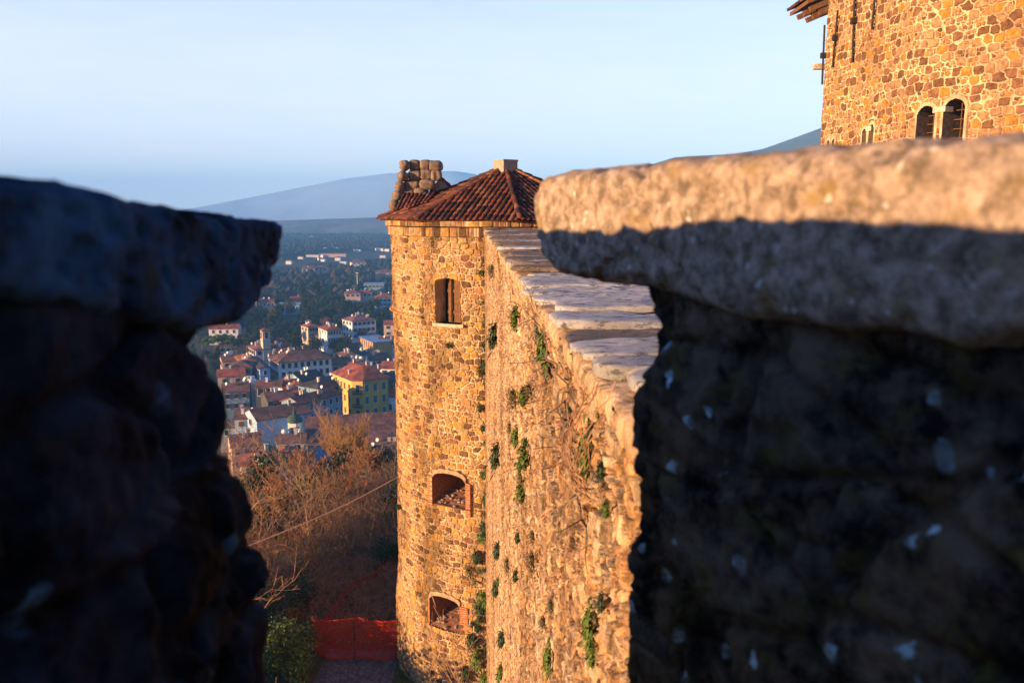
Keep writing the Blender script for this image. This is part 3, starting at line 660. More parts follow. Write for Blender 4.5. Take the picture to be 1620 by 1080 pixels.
for (xa, ya, xb, yb, nodey) in ((1309, 40, 1304, 134, 88), (1330, 17, 1320.5, 107, 60), (1357, -12, 1352, 99, 33), (1390, -14, 1383, 47, None)):
    t_ = MB(); pa = SK(*kp(xa, ya), .09); pb = SK(*kp(xb, yb), .07); t_.tube([pa, pb], .033, 4)
    if nodey is not None:
        q = (nodey - ya) / (yb - ya); c = pa * (1 - q) + pb * q; t_.box(c, (.16, .14, .16))
    t_.build('iron_anchor_bar', MATS['iron'] if 'iron' in MATS else simple('iron', (.03, .022, .018), .3, 8), keep)
t_ = MB(); c = SK(*kp(1304, 105), .0); t_.box(c + np.array([-.1, .1, 0]), (.42, .2, .16)); t_.build('corbel_stone', MATS['pale_plaster'], keep)
# roof corner behind the far edge
rf = MB(); Y0 = E[1] + .25; xl = at(1277, 20, Y0)[0]; zb = at(1280, 22, Y0)[2]; xw = E[0]
rf.add([(xl, Y0, zb + .42), (xl, Y0 + 1.7, zb + .42), (xw + 3, Y0 + 1.7, zb + 1.9), (xw + 3, Y0, zb + 1.9), (xl, Y0, zb + .3), (xl, Y0 + 1.7, zb + .3), (xw + 3, Y0 + 1.7, zb + 1.7), (xw + 3, Y0, zb + 1.7)],
       [[0, 3, 2, 1], [4, 5, 6, 7], [0, 1, 5, 4], [3, 0, 4, 7], [1, 2, 6, 5]])
ov = rf.build('roof_eave', MATS['old_wood'], keep)
for i in range(3):
    t_ = MB(); 
    yy = Y0 + .12 + i * .55; t_.box((xl + .62, yy, zb + .36), (1.1, .13, .16), rot=Matrix.Rotation(-R(22), 3, 'Y')); t_.box((xl + .75, yy, zb + .2), (.75, .13, .16), rot=Matrix.Rotation(-R(22), 3, 'Y'))
    t_.build('rafter', MATS['old_wood'], ov)
V, Fs, A = [], [], []
for i in range(9):
    yy = Y0 + i * .21; tile_run(np.array([xl - .06, yy, zb + .44]), np.array([xw + 2.5, yy, zb + 1.78]), .085, V, Fs, A, rng, w=np.array([0, 1., 0]))
obj('eave_tiles', np.array(V), Fs, MATS['old_tile'], ov, True, {'rid': A})
# ================================================================ LAND
def terr(x, y):
    dx = np.maximum(0, -9.5 - x); dy = np.maximum(0, y - (38 + 0 * x)); s = np.sqrt(dx * dx + dy * dy)
    z = YARD + (GZ - YARD) * sstep(0, 135, s + 2 * fbm(x * .08, y * .08, x * 0, 3, 7) * sstep(0, 10, s))
    z = z + .5 * fbm(x * .12, y * .12, x * 0, 4, 5) * sstep(0, 6, s) * sstep(160, 60, s)
    z = z + 12 * sstep(350, 900, y) * sstep(-1200, -100, x) * 0
    return z
def tz(x, y): return float(terr(np.array([float(x)]), np.array([float(y)]))[0])
u = np.linspace(-1, 1, 420); xs = np.sinh(u * 7.2) / math.sinh(7.2) * 4900 - 8
v = np.linspace(-.62, 1, 460); ys = np.sinh(v * 7.2) / math.sinh(7.2) * 5100 + 32
Xg, Yg = np.meshgrid(xs, ys); Zg = terr(Xg, Yg)
m, nt, b = nodes_of('ground_cover'); vv = coords(nt)
n1 = noise(nt, vv, .5, 6, .7); r1 = ramp(nt, [(.3, (.035, .028, .018)), (.5, (.07, .055, .03)), (.65, (.045, .055, .02)), (.8, (.11, .08, .05))]); nt.links.new(n1.outputs['Fac'], r1.inputs[0])
vo = N(nt, 'ShaderNodeTexVoronoi', feature='F1'); nt.links.new(coords(nt, (1 / 260, 1 / 420, 0)), vo.inputs['Vector']); vo.inputs['Scale'].default_value = 1
sp = N(nt, 'ShaderNodeSeparateColor'); nt.links.new(vo.outputs['Color'], sp.inputs[0])
rf = ramp(nt, [(0, (.06, .07, .04)), (.25, (.20, .17, .12)), (.45, (.10, .11, .06)), (.6, (.30, .25, .19)), (.8, (.16, .15, .09))], 'CONSTANT'); nt.links.new(sp.outputs[0], rf.inputs[0])
sx = N(nt, 'ShaderNodeSeparateXYZ'); nt.links.new(vv, sx.inputs[0]); mr = N(nt, 'ShaderNodeMapRange'); nt.links.new(sx.outputs[1], mr.inputs[0]); mr.inputs[1].default_value = 900; mr.inputs[2].default_value = 3600
nt.links.new(mix(nt, mr.outputs[0], r1.outputs[0], rf.outputs[0]), b.inputs['Base Color']); b.inputs['Roughness'].default_value = 1
nb = noise(nt, vv, 3, 6, .7); bump(nt, b, nb.outputs['Fac'], .8, .15)
g = obj('ground', np.stack([Xg, Yg, Zg], -1).reshape(-1, 3), grid_faces(460, 420), m, None, True, origin=(0, 0, 0)); tag(g, kind='structure')

# hills: real height fields
def hill(name, x0, x1, y0, y1, prof, m, seed, nx=160, ny=40):
    xs = np.linspace(x0, x1, nx); ys = np.linspace(y0, y1, ny); X, Y = np.meshgrid(xs, ys)
    yc = (y0 + y1) / 2; w = (y1 - y0) / 2
    H = np.interp(X / yc * F + 810, [p[0] for p in prof], [(335 - p[1]) / F * yc for p in prof])
    H = (H - GZ) * np.clip(1 - (np.abs(Y - yc) / w) ** 2, 0, 1) ** .9
    k = sstep(0, 60, H); Z = GZ - 1 + H + k * (5 * fbm(X / 300, Y / 300, X * 0, 5, seed))
    o = obj(name, np.stack([X, Y, Z], -1).reshape(-1, 3), grid_faces(ny, nx), m, None, True); tag(o, kind='structure')
hm = simple('hill_haze_tint', (.38, .50, .62), .12, .008, 1.0)  # pale blue puts the distance haze into the hill's own colour
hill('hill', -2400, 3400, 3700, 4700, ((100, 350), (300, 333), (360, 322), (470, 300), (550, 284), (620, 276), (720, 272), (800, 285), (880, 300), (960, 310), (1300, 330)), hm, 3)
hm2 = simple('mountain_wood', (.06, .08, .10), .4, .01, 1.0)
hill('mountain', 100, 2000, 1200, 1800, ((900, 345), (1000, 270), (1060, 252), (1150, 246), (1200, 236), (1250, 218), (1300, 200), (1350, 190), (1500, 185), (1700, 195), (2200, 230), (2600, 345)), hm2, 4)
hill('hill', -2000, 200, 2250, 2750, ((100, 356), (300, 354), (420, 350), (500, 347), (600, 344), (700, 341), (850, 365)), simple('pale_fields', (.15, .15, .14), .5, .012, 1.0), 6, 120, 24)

# town ground: streets and yards
simple('street', (.05, .05, .055), .3, .2)
# woodland canopy
HOUSE_XY = []
def woods(ds, an, label):
    HO = sstep(0, 1, 1); A, D_ = np.meshgrid(an, ds); X = A * D_; Y = D_
    f1, f2, i = cell(X / 9.0, Y / 9.0, 5, .95, 2.0)
    can = np.clip(1.05 - f1 * 1.35, 0, 1) ** .6 * (5.5 + 7 * i)
    dens = sstep(-.18, .12, fbm(X / 120, Y / 180, X * 0, 3, 9) + .12); far = sstep(1400, 3600, Y); 
    H = can * dens + 1.2 * fbm(X / 3, Y / 3, X * 0, 2, 3) * dens
    for (hx, hy, r) in HOUSE_XY:
        if hy < 460: continue
        d2 = (X - hx) ** 2 + (Y - hy) ** 2; H = H * sstep(r * r, (r * 1.6) ** 2, d2) 
        m_ = (np.abs(X - hx * Y / hy) < r * 1.1) & (Y < hy) & (Y > hy - 45); H = np.where(m_, H * .25, H)
    H = H - .6
    o = obj('woodland', np.stack([X, Y, GZ + H], -1).reshape(-1, 3), grid_faces(len(ds), len(an)), MATS['wood_canopy'], None, False, {'rid': i, 'rel': dens}); tag(o, label, 'woodland', kind='stuff')
m, nt, b = nodes_of('wood_canopy'); a1 = N(nt, 'ShaderNodeAttribute', attribute_name='rid')
rp = ramp(nt, [(0, (.012, .028, .02)), (.35, (.02, .04, .02)), (.6, (.04, .035, .025)), (.8, (.015, .03, .022)), (.93, (.07, .04, .035))], 'CONSTANT'); nt.links.new(a1.outputs['Fac'], rp.inputs[0])
nt.links.new(rp.outputs[0], b.inputs['Base Color']); b.inputs['Roughness'].default_value = 1

# ================================================================ TOWN
WALLC = {'white': (.74, .69, .63), 'cream': (.60, .47, .32), 'yellow': (.62, .40, .07), 'orange': (.62, .30, .10), 'pink': (.58, .40, .32), 'grey': (.34, .33, .31), 'blue': (.34, .46, .58), 'dark': (.08, .08, .08), 'teal': (.20, .30, .34)}  # blue and teal carry the cool tint of walls in shade
for k, c in WALLC.items(): simple('wall_' + k, c, .14, .6, bscale=2, bst=.2)
ROOFC = {'r': (.30, .085, .05), 'b': (.18, .085, .062), 'o': (.38, .12, .05), 'g': (.08, .062, .062), 'p': (.26, .11, .09)}
for k, c in ROOFC.items():
    m, nt, b = nodes_of('roof_' + k); v = coords(nt); n1 = noise(nt, v, .9, 6, .7); r1 = ramp(nt, [(.28, tuple(x * .5 for x in c)), (.5, c), (.74, tuple(min(1, x * 1.6) for x in c))]); nt.links.new(n1.outputs['Fac'], r1.inputs[0])
    n2 = noise(nt, v, .35, 4); r2 = ramp(nt, [(.38, (.6, .62, .65)), (.62, (1.3, 1.2, 1.15))]); nt.links.new(n2.outputs['Fac'], r2.inputs[0])
    nt.links.new(mix(nt, 1, r1.outputs[0], r2.outputs[0], 'MULTIPLY'), b.inputs['Base Color']); b.inputs['Roughness'].default_value = .95
    wv = N(nt, 'ShaderNodeTexWave'); wv.inputs['Scale'].default_value = 1.2; wv.inputs['Distortion'].default_value = .6; nt.links.new(v, wv.inputs['Vector']); bump(nt, b, wv.outputs['Fac'], .5, .12)
simple('glass_dark', (.02, .03, .045), .3, 1, .25); simple('shutter_brown', (.14, .06, .04), .2, 3); simple('shutter_green', (.03, .09, .06), .2, 3); simple('shutter_blue', (.05, .13, .17), .2, 3); simple('trim', (.62, .56, .46), .1, 2); simple('flat_roof', (.22, .32, .40), .15, .5); simple('dome_lead', (.05, .08, .06), .4, 1.5); simple('chimney_wall', (.5, .36, .28), .3, 2)
def win_mesh(w, h, kind):
    mb = MB(); mb.box((0, -.03, 0), (w + .3, .1, h + .3), m=0); mb.box((0, -.09, 0), (w, .06, h), m=1)
    if kind == 'open':
        for s in (-1, 1): mb.box((s * (w * .75 + .02), -.12, 0), (w * .48, .07, h), m=2)
    if kind == 'shut':
        for s in (-1, 1): mb.box((s * w * .25, -.14, 0), (w * .47, .07, h), m=2)
    mb.box((0, -.13, -h / 2 - .16), (w + .4, .26, .1), m=0)
    me = make_mesh('window', mb.V, mb.F); return me, mb.M
WIN = {}
def get_win(w, h, kind, sc='shutter_brown'):
    key = (round(w, 2), round(h, 2), kind, sc)
    if key not in WIN:
        me, M_ = win_mesh(w, h, kind)
        for x in ('trim', 'glass_dark', sc): me.materials.append(MATS[x])
        me.polygons.foreach_set('material_index', M_); WIN[key] = me
    return WIN[key]
def add_win(parent, off, rz, me):
    o = bpy.data.objects.new('window', me); COL.objects.link(o); o.parent = parent; o.location = off; o.rotation_euler.z = rz; return o
def house(label, cx, ye, h, a, wL, wR, roof='hip', wall='cream', rc='r', L=(0, 0), Rr=(0, 0), chim=1, cat='house', name='house', pitch=21, group=None, wk='plain', ws=(.95, 1.5), base=None, sc='shutter_brown', ov=.55, gz=GZ):
    d_ = ray(cx, ye); k = (gz + h) / d_[2]; P = d_ * k; a = R(a)
    if wk == 'plain' and ws == (.95, 1.5) and int(cx) % 3: wk = 'open'; sc = ('shutter_brown', 'shutter_green')[int(cx) % 2]; ws = (.85, 1.45)
    uR = Vector((math.cos(a), math.sin(a), 0)); uL = Vector((-math.sin(a), math.cos(a), 0))
    c = Vector((P[0], P[1], gz)); cen = c + uL * wL / 2 + uR * wR / 2; HOUSE_XY.append((cen.x, cen.y, max(wL, wR) * .62))
    t = thing(name, cen, label, cat, group); q = lambda l, r, z: c + uL * l + uR * r + Vector((0, 0, z))
    mb = MB(); rise = math.tan(R(pitch)) * min(wL, wR) / 2
    V = [q(0, 0, -2), q(0, wR, -2), q(wL, wR, -2), q(wL, 0, -2), q(0, 0, h), q(0, wR, h), q(wL, wR, h), q(wL, 0, h)]
    Fc = [[0, 1, 5, 4], [1, 2, 6, 5], [2, 3, 7, 6], [3, 0, 4, 7], [4, 5, 6, 7]]
    if roof == 'gR': V += [q(wL / 2, 0, h + math.tan(R(pitch)) * wL / 2), q(wL / 2, wR, h + math.tan(R(pitch)) * wL / 2)]; Fc += [[4, 8, 7], [5, 6, 9]]
    if roof == 'gL': V += [q(0, wR / 2, h + math.tan(R(pitch)) * wR / 2), q(wL, wR / 2, h + math.tan(R(pitch)) * wR / 2)]; Fc += [[4, 5, 8], [7, 9, 6]]
    mb.add(V, Fc); mb.build('wall', MATS['wall_' + wall], t)
    tp = math.tan(R(pitch)); o_ = ov; e = h - tp * o_ + .12; mb = MB(); T_ = .22
    if roof == 'gR':
        rz_ = h + tp * wL / 2 + .12
        for s, l0 in ((0, -o_), (1, wL + o_)):
            A_ = [q(l0, -.3, e), q(l0, wR + .3, e), q(wL / 2, wR + .3, rz_), q(wL / 2, -.3, rz_)]; mb.add(A_ + [v + Vector((0, 0, -T_)) for v in A_], [[0, 1, 2, 3], [4, 7, 6, 5], [0, 4, 5, 1], [1, 5, 6, 2], [3, 7, 4, 0]])
    elif roof == 'gL':
        rz_ = h + tp * wR / 2 + .12
        for s, r0 in ((0, -o_), (1, wR + o_)):
            A_ = [q(-.3, r0, e), q(wL + .3, r0, e), q(wL + .3, wR / 2, rz_), q(-.3, wR / 2, rz_)]; mb.add(A_ + [v + Vector((0, 0, -T_)) for v in A_], [[0, 1, 2, 3], [4, 7, 6, 5], [0, 4, 5, 1], [1, 5, 6, 2], [3, 7, 4, 0]])
    elif roof == 'hip':
        m_ = min(wL, wR) / 2; rz_ = h + tp * m_ + .12
        r1, r2 = (q(m_, m_, rz_), q(wL - m_, wR - m_, rz_))
        if wL >= wR: r1, r2 = q(m_, wR / 2, rz_), q(wL - m_, wR / 2, rz_)
        else: r1, r2 = q(wL / 2, m_, rz_), q(wL / 2, wR - m_, rz_)
        V = [q(-o_, -o_, e), q(-o_, wR + o_, e), q(wL + o_, wR + o_, e), q(wL + o_, -o_, e), r1, r2]
        if wL >= wR: Fc = [[0, 1, 4], [1, 2, 5, 4], [2, 3, 5], [3, 0, 4, 5]]
        else: Fc = [[0, 1, 5, 4], [1, 2, 5], [2, 3, 4, 5], [3, 0, 4]]
        V += [v + Vector((0, 0, -T_)) for v in V[:4]]; Fc += [[0, 6, 7, 1], [1, 7, 8, 2], [2, 8, 9, 3], [3, 9, 6, 0], [9, 8, 7, 6]]; mb.add(V, Fc)
    else:
        A_ = [q(-.3, -.3, h + .1), q(-.3, wR + .3, h + .1), q(wL + .3, wR + .3, h + 1.0), q(wL + .3, -.3, h + 1.0)]; mb.add(A_ + [v + Vector((0, 0, -.25)) for v in A_], [[0, 1, 2, 3], [4, 7, 6, 5], [0, 4, 5, 1], [1, 5, 6, 2], [2, 6, 7, 3], [3, 7, 4, 0]])
    rf_ = mb.build('roof', MATS['flat_roof'] if rc == 'f' else MATS['roof_' + rc], t)
    rg = random.Random(int(cx * 7 + ye * 13))
    for i in range(chim):
        l, r = rg.uniform(.2, .8) * wL, rg.uniform(.2, .8) * wR
        zz_ = h + tp * min(l, wL - l, r, wR - r) if roof == 'hip' else h + tp * (min(l, wL - l) if roof == 'gR' else min(r, wR - r))
        ch = MB(); p = q(l, r, zz_ + .5); ch.box(p, (.7, .6, 1.5), rz=a); ch.box(p + Vector((0, 0, .85)), (.95, .85, .16), rz=a); ch.build('chimney', MATS[rg.choice(('trim', 'chimney_wall', 'wall_white'))], rf_)
    if chim >= 2:
        for i in range(chim // 2 + 1):
            l, r = rg.uniform(.15, .85) * wL, rg.uniform(.15, .85) * wR; zz_ = h + tp * (min(l, wL - l, r, wR - r) if roof == 'hip' else min(l, wL - l) if roof == 'gR' else min(r, wR - r)); p = q(l, r, zz_ + .9)
            ds = MB(); n = 12; nrm = Vector((-.5, -.85, .35)).normalized(); u_ = nrm.cross(Vector((0, 0, 1))).normalized(); w_ = nrm.cross(u_)
            ds.add([p] + [p + (u_ * math.cos(6.283 * i_ / n) + w_ * math.sin(6.283 * i_ / n)) * .48 + nrm * .12 for i_ in range(n)], [[0, 1 + i_, 1 + (i_ + 1) % n] for i_ in range(n)]); ds.tube([p - Vector((0, 0, 1.0)), p], .05, 4); ds.build('satellite_dish', MATS['wall_white'], rf_)
        an = MB(); p = q(wL * .5, wR * .45, h + tp * min(wL, wR) / 2); an.tube([p - Vector((0, 0, .4)), p + Vector((0, 0, 2.6))], .045, 4)
        for k_ in range(4): an.box(p + Vector((0, 0, 2.5 - k_ * .22)), (1.1 - .15 * k_, .05, .05), rz=a + .7)
        an.build('aerial', MATS['iron'], rf_)
    me = get_win(ws[0], ws[1], wk, sc)
    for side, (nc, nr_) in (('L', L), ('R', Rr)):
        W_ = wL if side == 'L' else wR
        for i in range(nc):
            for j in range(nr_):
                s = (i + .5) / nc * W_ * .94 + W_ * .03; z = h - 1.55 - j * 3.1
                p = (q(s, -.03, z) if side == 'L' else q(-.03, s, z)) - cen
                add_win(t, p, a + (-math.pi / 2 if side == 'L' else 0), me)
    return t, q, a, cen
H = house
H('long white palace with brown hipped roof and two rows of dark windows', 440, 573, 12, 30, 13, 19.5, 'hip', 'white', 'b', (7, 3), (8, 3), 4, 'palace', 'palace', ws=(1.1, 1.7), pitch=24)
H('beige house at the foot of the town beside the dark left merlon', 415, 722, 11, 30, 8, 4, 'hip', 'cream', 'b', (2, 3), (1, 2), 1)
H('low blue-shaded house with orange roof right of the beige house', 436, 722, 8.5, 22, 7, 5, 'hip', 'blue', 'o', (1, 1), (1, 2), 0, ws=(.9, 1.2))
H('low house with bright orange roof at the edge of the bare trees', 440, 729, 7.5, 12, 7, 8, 'gR', 'blue', 'o', (1, 1), (3, 1), 1)
H('small house under brown roof with pale parapet below the domed lantern', 437, 700, 9.5, 15, 6, 7, 'gR', 'teal', 'b', (0, 0), (2, 1), 2)
ch, q, a, cen = H('church under a wide brown roof seen behind the bare trees', 486, 703, 8.5, 15, 22, 34, 'gR', 'blue', 'b', (1, 1), (5, 1), 0, 'church', 'church')
# lantern over the church
Pl = at(467, 684, 206); ln = thing('church_lantern', (0, 0, 0), None, None); ln.parent = ch; ln.location = Vector([float(x) for x in Pl]) - ch.location
def prism(c, r, z0, z1, n=8, r2=None, off=0):
    mb = MB(); r2 = r if r2 is None else r2
    V = [(c[0] + r * math.cos(2 * math.pi * (i + off) / n), c[1] + r * math.sin(2 * math.pi * (i + off) / n), z0) for i in range(n)] + [(c[0] + r2 * math.cos(2 * math.pi * (i + off) / n), c[1] + r2 * math.sin(2 * math.pi * (i + off) / n), z1) for i in range(n)]
    mb.add(V, [list(range(n))[::-1], list(range(n, 2 * n))] + [[i, (i + 1) % n, (i + 1) % n + n, i + n] for i in range(n)]); return mb
z0, z1, z2, z3 = Pl[2] - 2, at(467, 667, 206)[2], at(467, 655, 206)[2], at(467, 643, 206)[2]
prism(Pl, 1.75, z0, z1, 8, off=.5).build('drum', MATS['wall_white'], ln)
mb = MB(); n = 16; prof = [(1.95, z1), (2.0, z1 + .25), (1.9, z1 + .8), (1.55, z1 + 1.35), (.95, z2 - .2), (.45, z2), (.4, z2 + .7), (.5, z2 + .8), (.25, z2 + 1.2), (.05, z3)]
for r_, z_ in prof: mb.V += [(Pl[0] + r_ * math.cos(2 * math.pi * i / n), Pl[1] + r_ * math.sin(2 * math.pi * i / n), z_) for i in range(n)]
for k in range(len(prof) - 1):
    for i in range(n): mb.F.append([k * n + i, k * n + (i + 1) % n, (k + 1) * n + (i + 1) % n, (k + 1) * n + i]); mb.M.append(0)
mb.build('dome', MATS['dome_lead'], ln, True)
for aa in (-100, -55): 
    me = get_win(.8, 1.5, 'plain'); p = Vector((Pl[0] + 1.66 * math.cos(R(aa)), Pl[1] + 1.66 * math.sin(R(aa)), (z1 + z0) / 2 + .6)); add_win(ln, p - Vector([float(x) for x in Pl]), R(aa + 90), me)
H('long low annex with brown roof beside the tower, behind bare branches', 548, 722, 7, 6, 10, 24, 'gR', 'white', 'b', (0, 0), (5, 1), 2)
H('large house with plain blue-shaded flank and plum-brown roof', 406, 664, 11, 36, 10, 15, 'gR', 'blue', 'b', (1, 1), (0, 0), 1)
H('house with two brown-shuttered windows behind bare twigs', 371, 662, 10, 14, 9, 6.5, 'gR', 'blue', 'b', (0, 0), (2, 2), 2, wk='shut', ws=(1.5, 1.4))
H('three-storey blue-shaded house with cornice and white gable end', 475, 639, 12, 58, 7.5, 16, 'gR', 'teal', 'r', (0, 0), (6, 3), 3, ws=(.9, 1.6))
H('dark-roofed row house in shade between palace and yellow building', 503, 614, 12, 55, 9, 14, 'hip', 'teal', 'g', (0, 0), (5, 3), 2)
H('small orange-walled house with brown tiled hip roof below the palace', 462, 612, 10, 35, 12, 5, 'hip', 'orange', 'o', (4, 2), (1, 2), 2, ws=(.8, 1.2))
H('house with dark open loggia under a brown roof', 404, 613, 10, 10, 8, 8, 'gR', 'dark', 'b', (0, 0), (3, 1), 1, ws=(1.6, 2.2))
b_ = MB(); P = at(400, 600, 262); b_.box((P[0], P[1], (P[2] + GZ) / 2), (2.0, 3.5, P[2] - GZ), rz=R(30)); b_.box((P[0], P[1], P[2] + .5), (1.2, .8, 1.2), rz=R(30)); o = b_.build('firewall', MATS['wall_white']); tag(o, 'narrow white firewall standing beside the dark loggia house', 'wall')
H('pale grey house with brown hip roof beside the left merlon', 361, 581, 11, 8, 10, 8, 'hip', 'teal', 'b', (0, 0), (3, 2), 1)
H('long house under a big salmon-red hip roof', 386, 573, 11, 30, 15, 5, 'hip', 'cream', 'o', (6, 2), (1, 2), 2)
H('narrow blue-shaded house right of the salmon roof', 399, 572, 10.5, 32, 11, 4, 'gL', 'blue', 'r', (0, 0), (2, 2), 0)
H('blue-shadowed house with a skylight roof left of the palace', 411, 583, 11, 28, 12, 3.5, 'gL', 'blue', 'g', (4, 2), (1, 2), 0)
H('red-roofed house with a crowd of chimneys left of the bell tower', 404, 553, 10.5, 32, 11, 6, 'hip', 'white', 'p', (4, 1), (2, 1), 6)
H('low house at the foot of the bell tower', 428, 565, 10, 25, 7, 6, 'gR', 'blue', 'b', (0, 0), (2, 1), 2)
# bell tower
t, q, a, cen = H('slim stone bell tower with open belfry and small red roof', 415, 523, 18, 32, 3.2, 3.0, 'hip', 'cream', 'r', (0, 0), (0, 0), 0, 'bell tower', 'bell_tower', pitch=28, ov=.35)
for side in (0, 1):
    me = get_win(1.3, 2.4, 'plain'); p = (q(1.6, -.03, 16) if side == 0 else q(-.03, 1.5, 16)) - cen; add_win(t, p, a + (-math.pi / 2 if side == 0 else 0), me)
mb = MB(); mb.box(q(1.6, 1.5, 14), (3.5, 3.6, .25), rz=a); mb.build('string_course', MATS['trim'], t)
H('cream house on the wooded slope, left of the white one', 487, 517, 9, 35, 9, 6, 'hip', 'cream', 'r', (2, 1), (3, 2), 3)
H('white three-storey house in the trees with blue-shadowed side', 517, 522, 11, 30, 13, 7, 'hip', 'white', 'r', (3, 1), (5, 3), 4, ws=(.8, 1.5))
H('low house with a porch below the white three-storey house', 510, 535, 6, 28, 12, 6, 'hip', 'pink', 'b', (3, 1), (1, 1), 0)
H('tall pale house with rosy roof on the wooded slope', 557, 508, 11, 35, 12, 13, 'hip', 'white', 'p', (3, 3), (5, 3), 5)
H('orange stone hall with flat blue roof', 590, 542, 9, 33, 16, 9, 'flat', 'orange', 'f', (6, 1), (0, 0), 0, 'hall', 'hall', ws=(.7, 3.2))
H('wide house under a long brown roof beside the tower', 599, 543, 8, 6, 12, 12, 'gR', 'white', 'b', (0, 0), (4, 1), 2)
H('pink house standing high beside the stone tower', 607, 513, 9, 4, 8, 8, 'gR', 'pink', 'r', (0, 0), (2, 2), 0)
H('yellowish house with brown roof above the yellow building', 545, 564, 9, 28, 10, 6, 'hip', 'yellow', 'b', (4, 1), (2, 1), 3)
H('cream gabled house just behind the yellow building', 556, 577, 9.5, 30, 10, 7, 'gL', 'cream', 'b', (2, 1), (1, 1), 4)
H('white house with red roof right of the yellow building roof', 601, 582, 9, -6, 9, 9, 'gR', 'white', 'r', (0, 0), (3, 2), 2)
H('purple-brown roofed house above the cream gable', 584, 569, 9, 18, 9, 8, 'gR', 'blue', 'b', (0, 0), (3, 1), 3)
H('low grey house squeezed left of the purple-brown roof', 566, 561, 8.5, 24, 6, 5, 'gR', 'grey', 'g', (0, 0), (2, 1), 2)
H('brown-roofed house low beside the left merlon, crossed by twigs', 366, 706, 9, 24, 9, 7, 'gR', 'pink', 'b', (0, 0), (3, 2), 2)
H('shaded house with a red roof at the foot of the left merlon', 381, 735, 8, 20, 8, 6, 'hip', 'cream', 'r', (1, 1), (2, 1), 1)
H('small grey roofed shed left of the shuttered house', 348, 676, 7, 16, 7, 6, 'gR', 'grey', 'g', (0, 0), (2, 1), 0)
# the white house with the painted lettering
t, q, a, cen = H('white house with faded painted lettering under a red roof', 590, 624.5, 9, -12, 8, 12, 'hip', 'white', 'r', (0, 0), (0, 0), 1)
for s in (5.7, 9.2): add_win(t, q(-.03, s, 5.4) - cen, a, get_win(.75, 1.8, 'plain'))
simple('faded_paint', (.16, .20, .22), .1, 2)
mb = MB(); rg = random.Random(4)
for row, (x0, x1, zt2) in enumerate(((.7, 4.3, 7.6), (1.9, 3.4, 6.7), (.8, 4.4, 5.9), (1.1, 4.0, 5.1))):
    x = x0
    while x < x1:
        wl = rg.uniform(.12, .3); mb.box(q(-.02, x + wl / 2, zt2), (wl * .3, .03, .42), rz=a)
        mb.box(q(-.02, x + wl * .7, zt2 + rg.choice((-.17, 0, .17))), (wl * .8, .03, .1), rz=a)
        if rg.random() < .6: mb.box(q(-.02, x + wl * .95, zt2), (wl * .25, .03, .4), rz=a)
        x += wl + .12
mb.build('painted_lettering', MATS['faded_paint'], t)
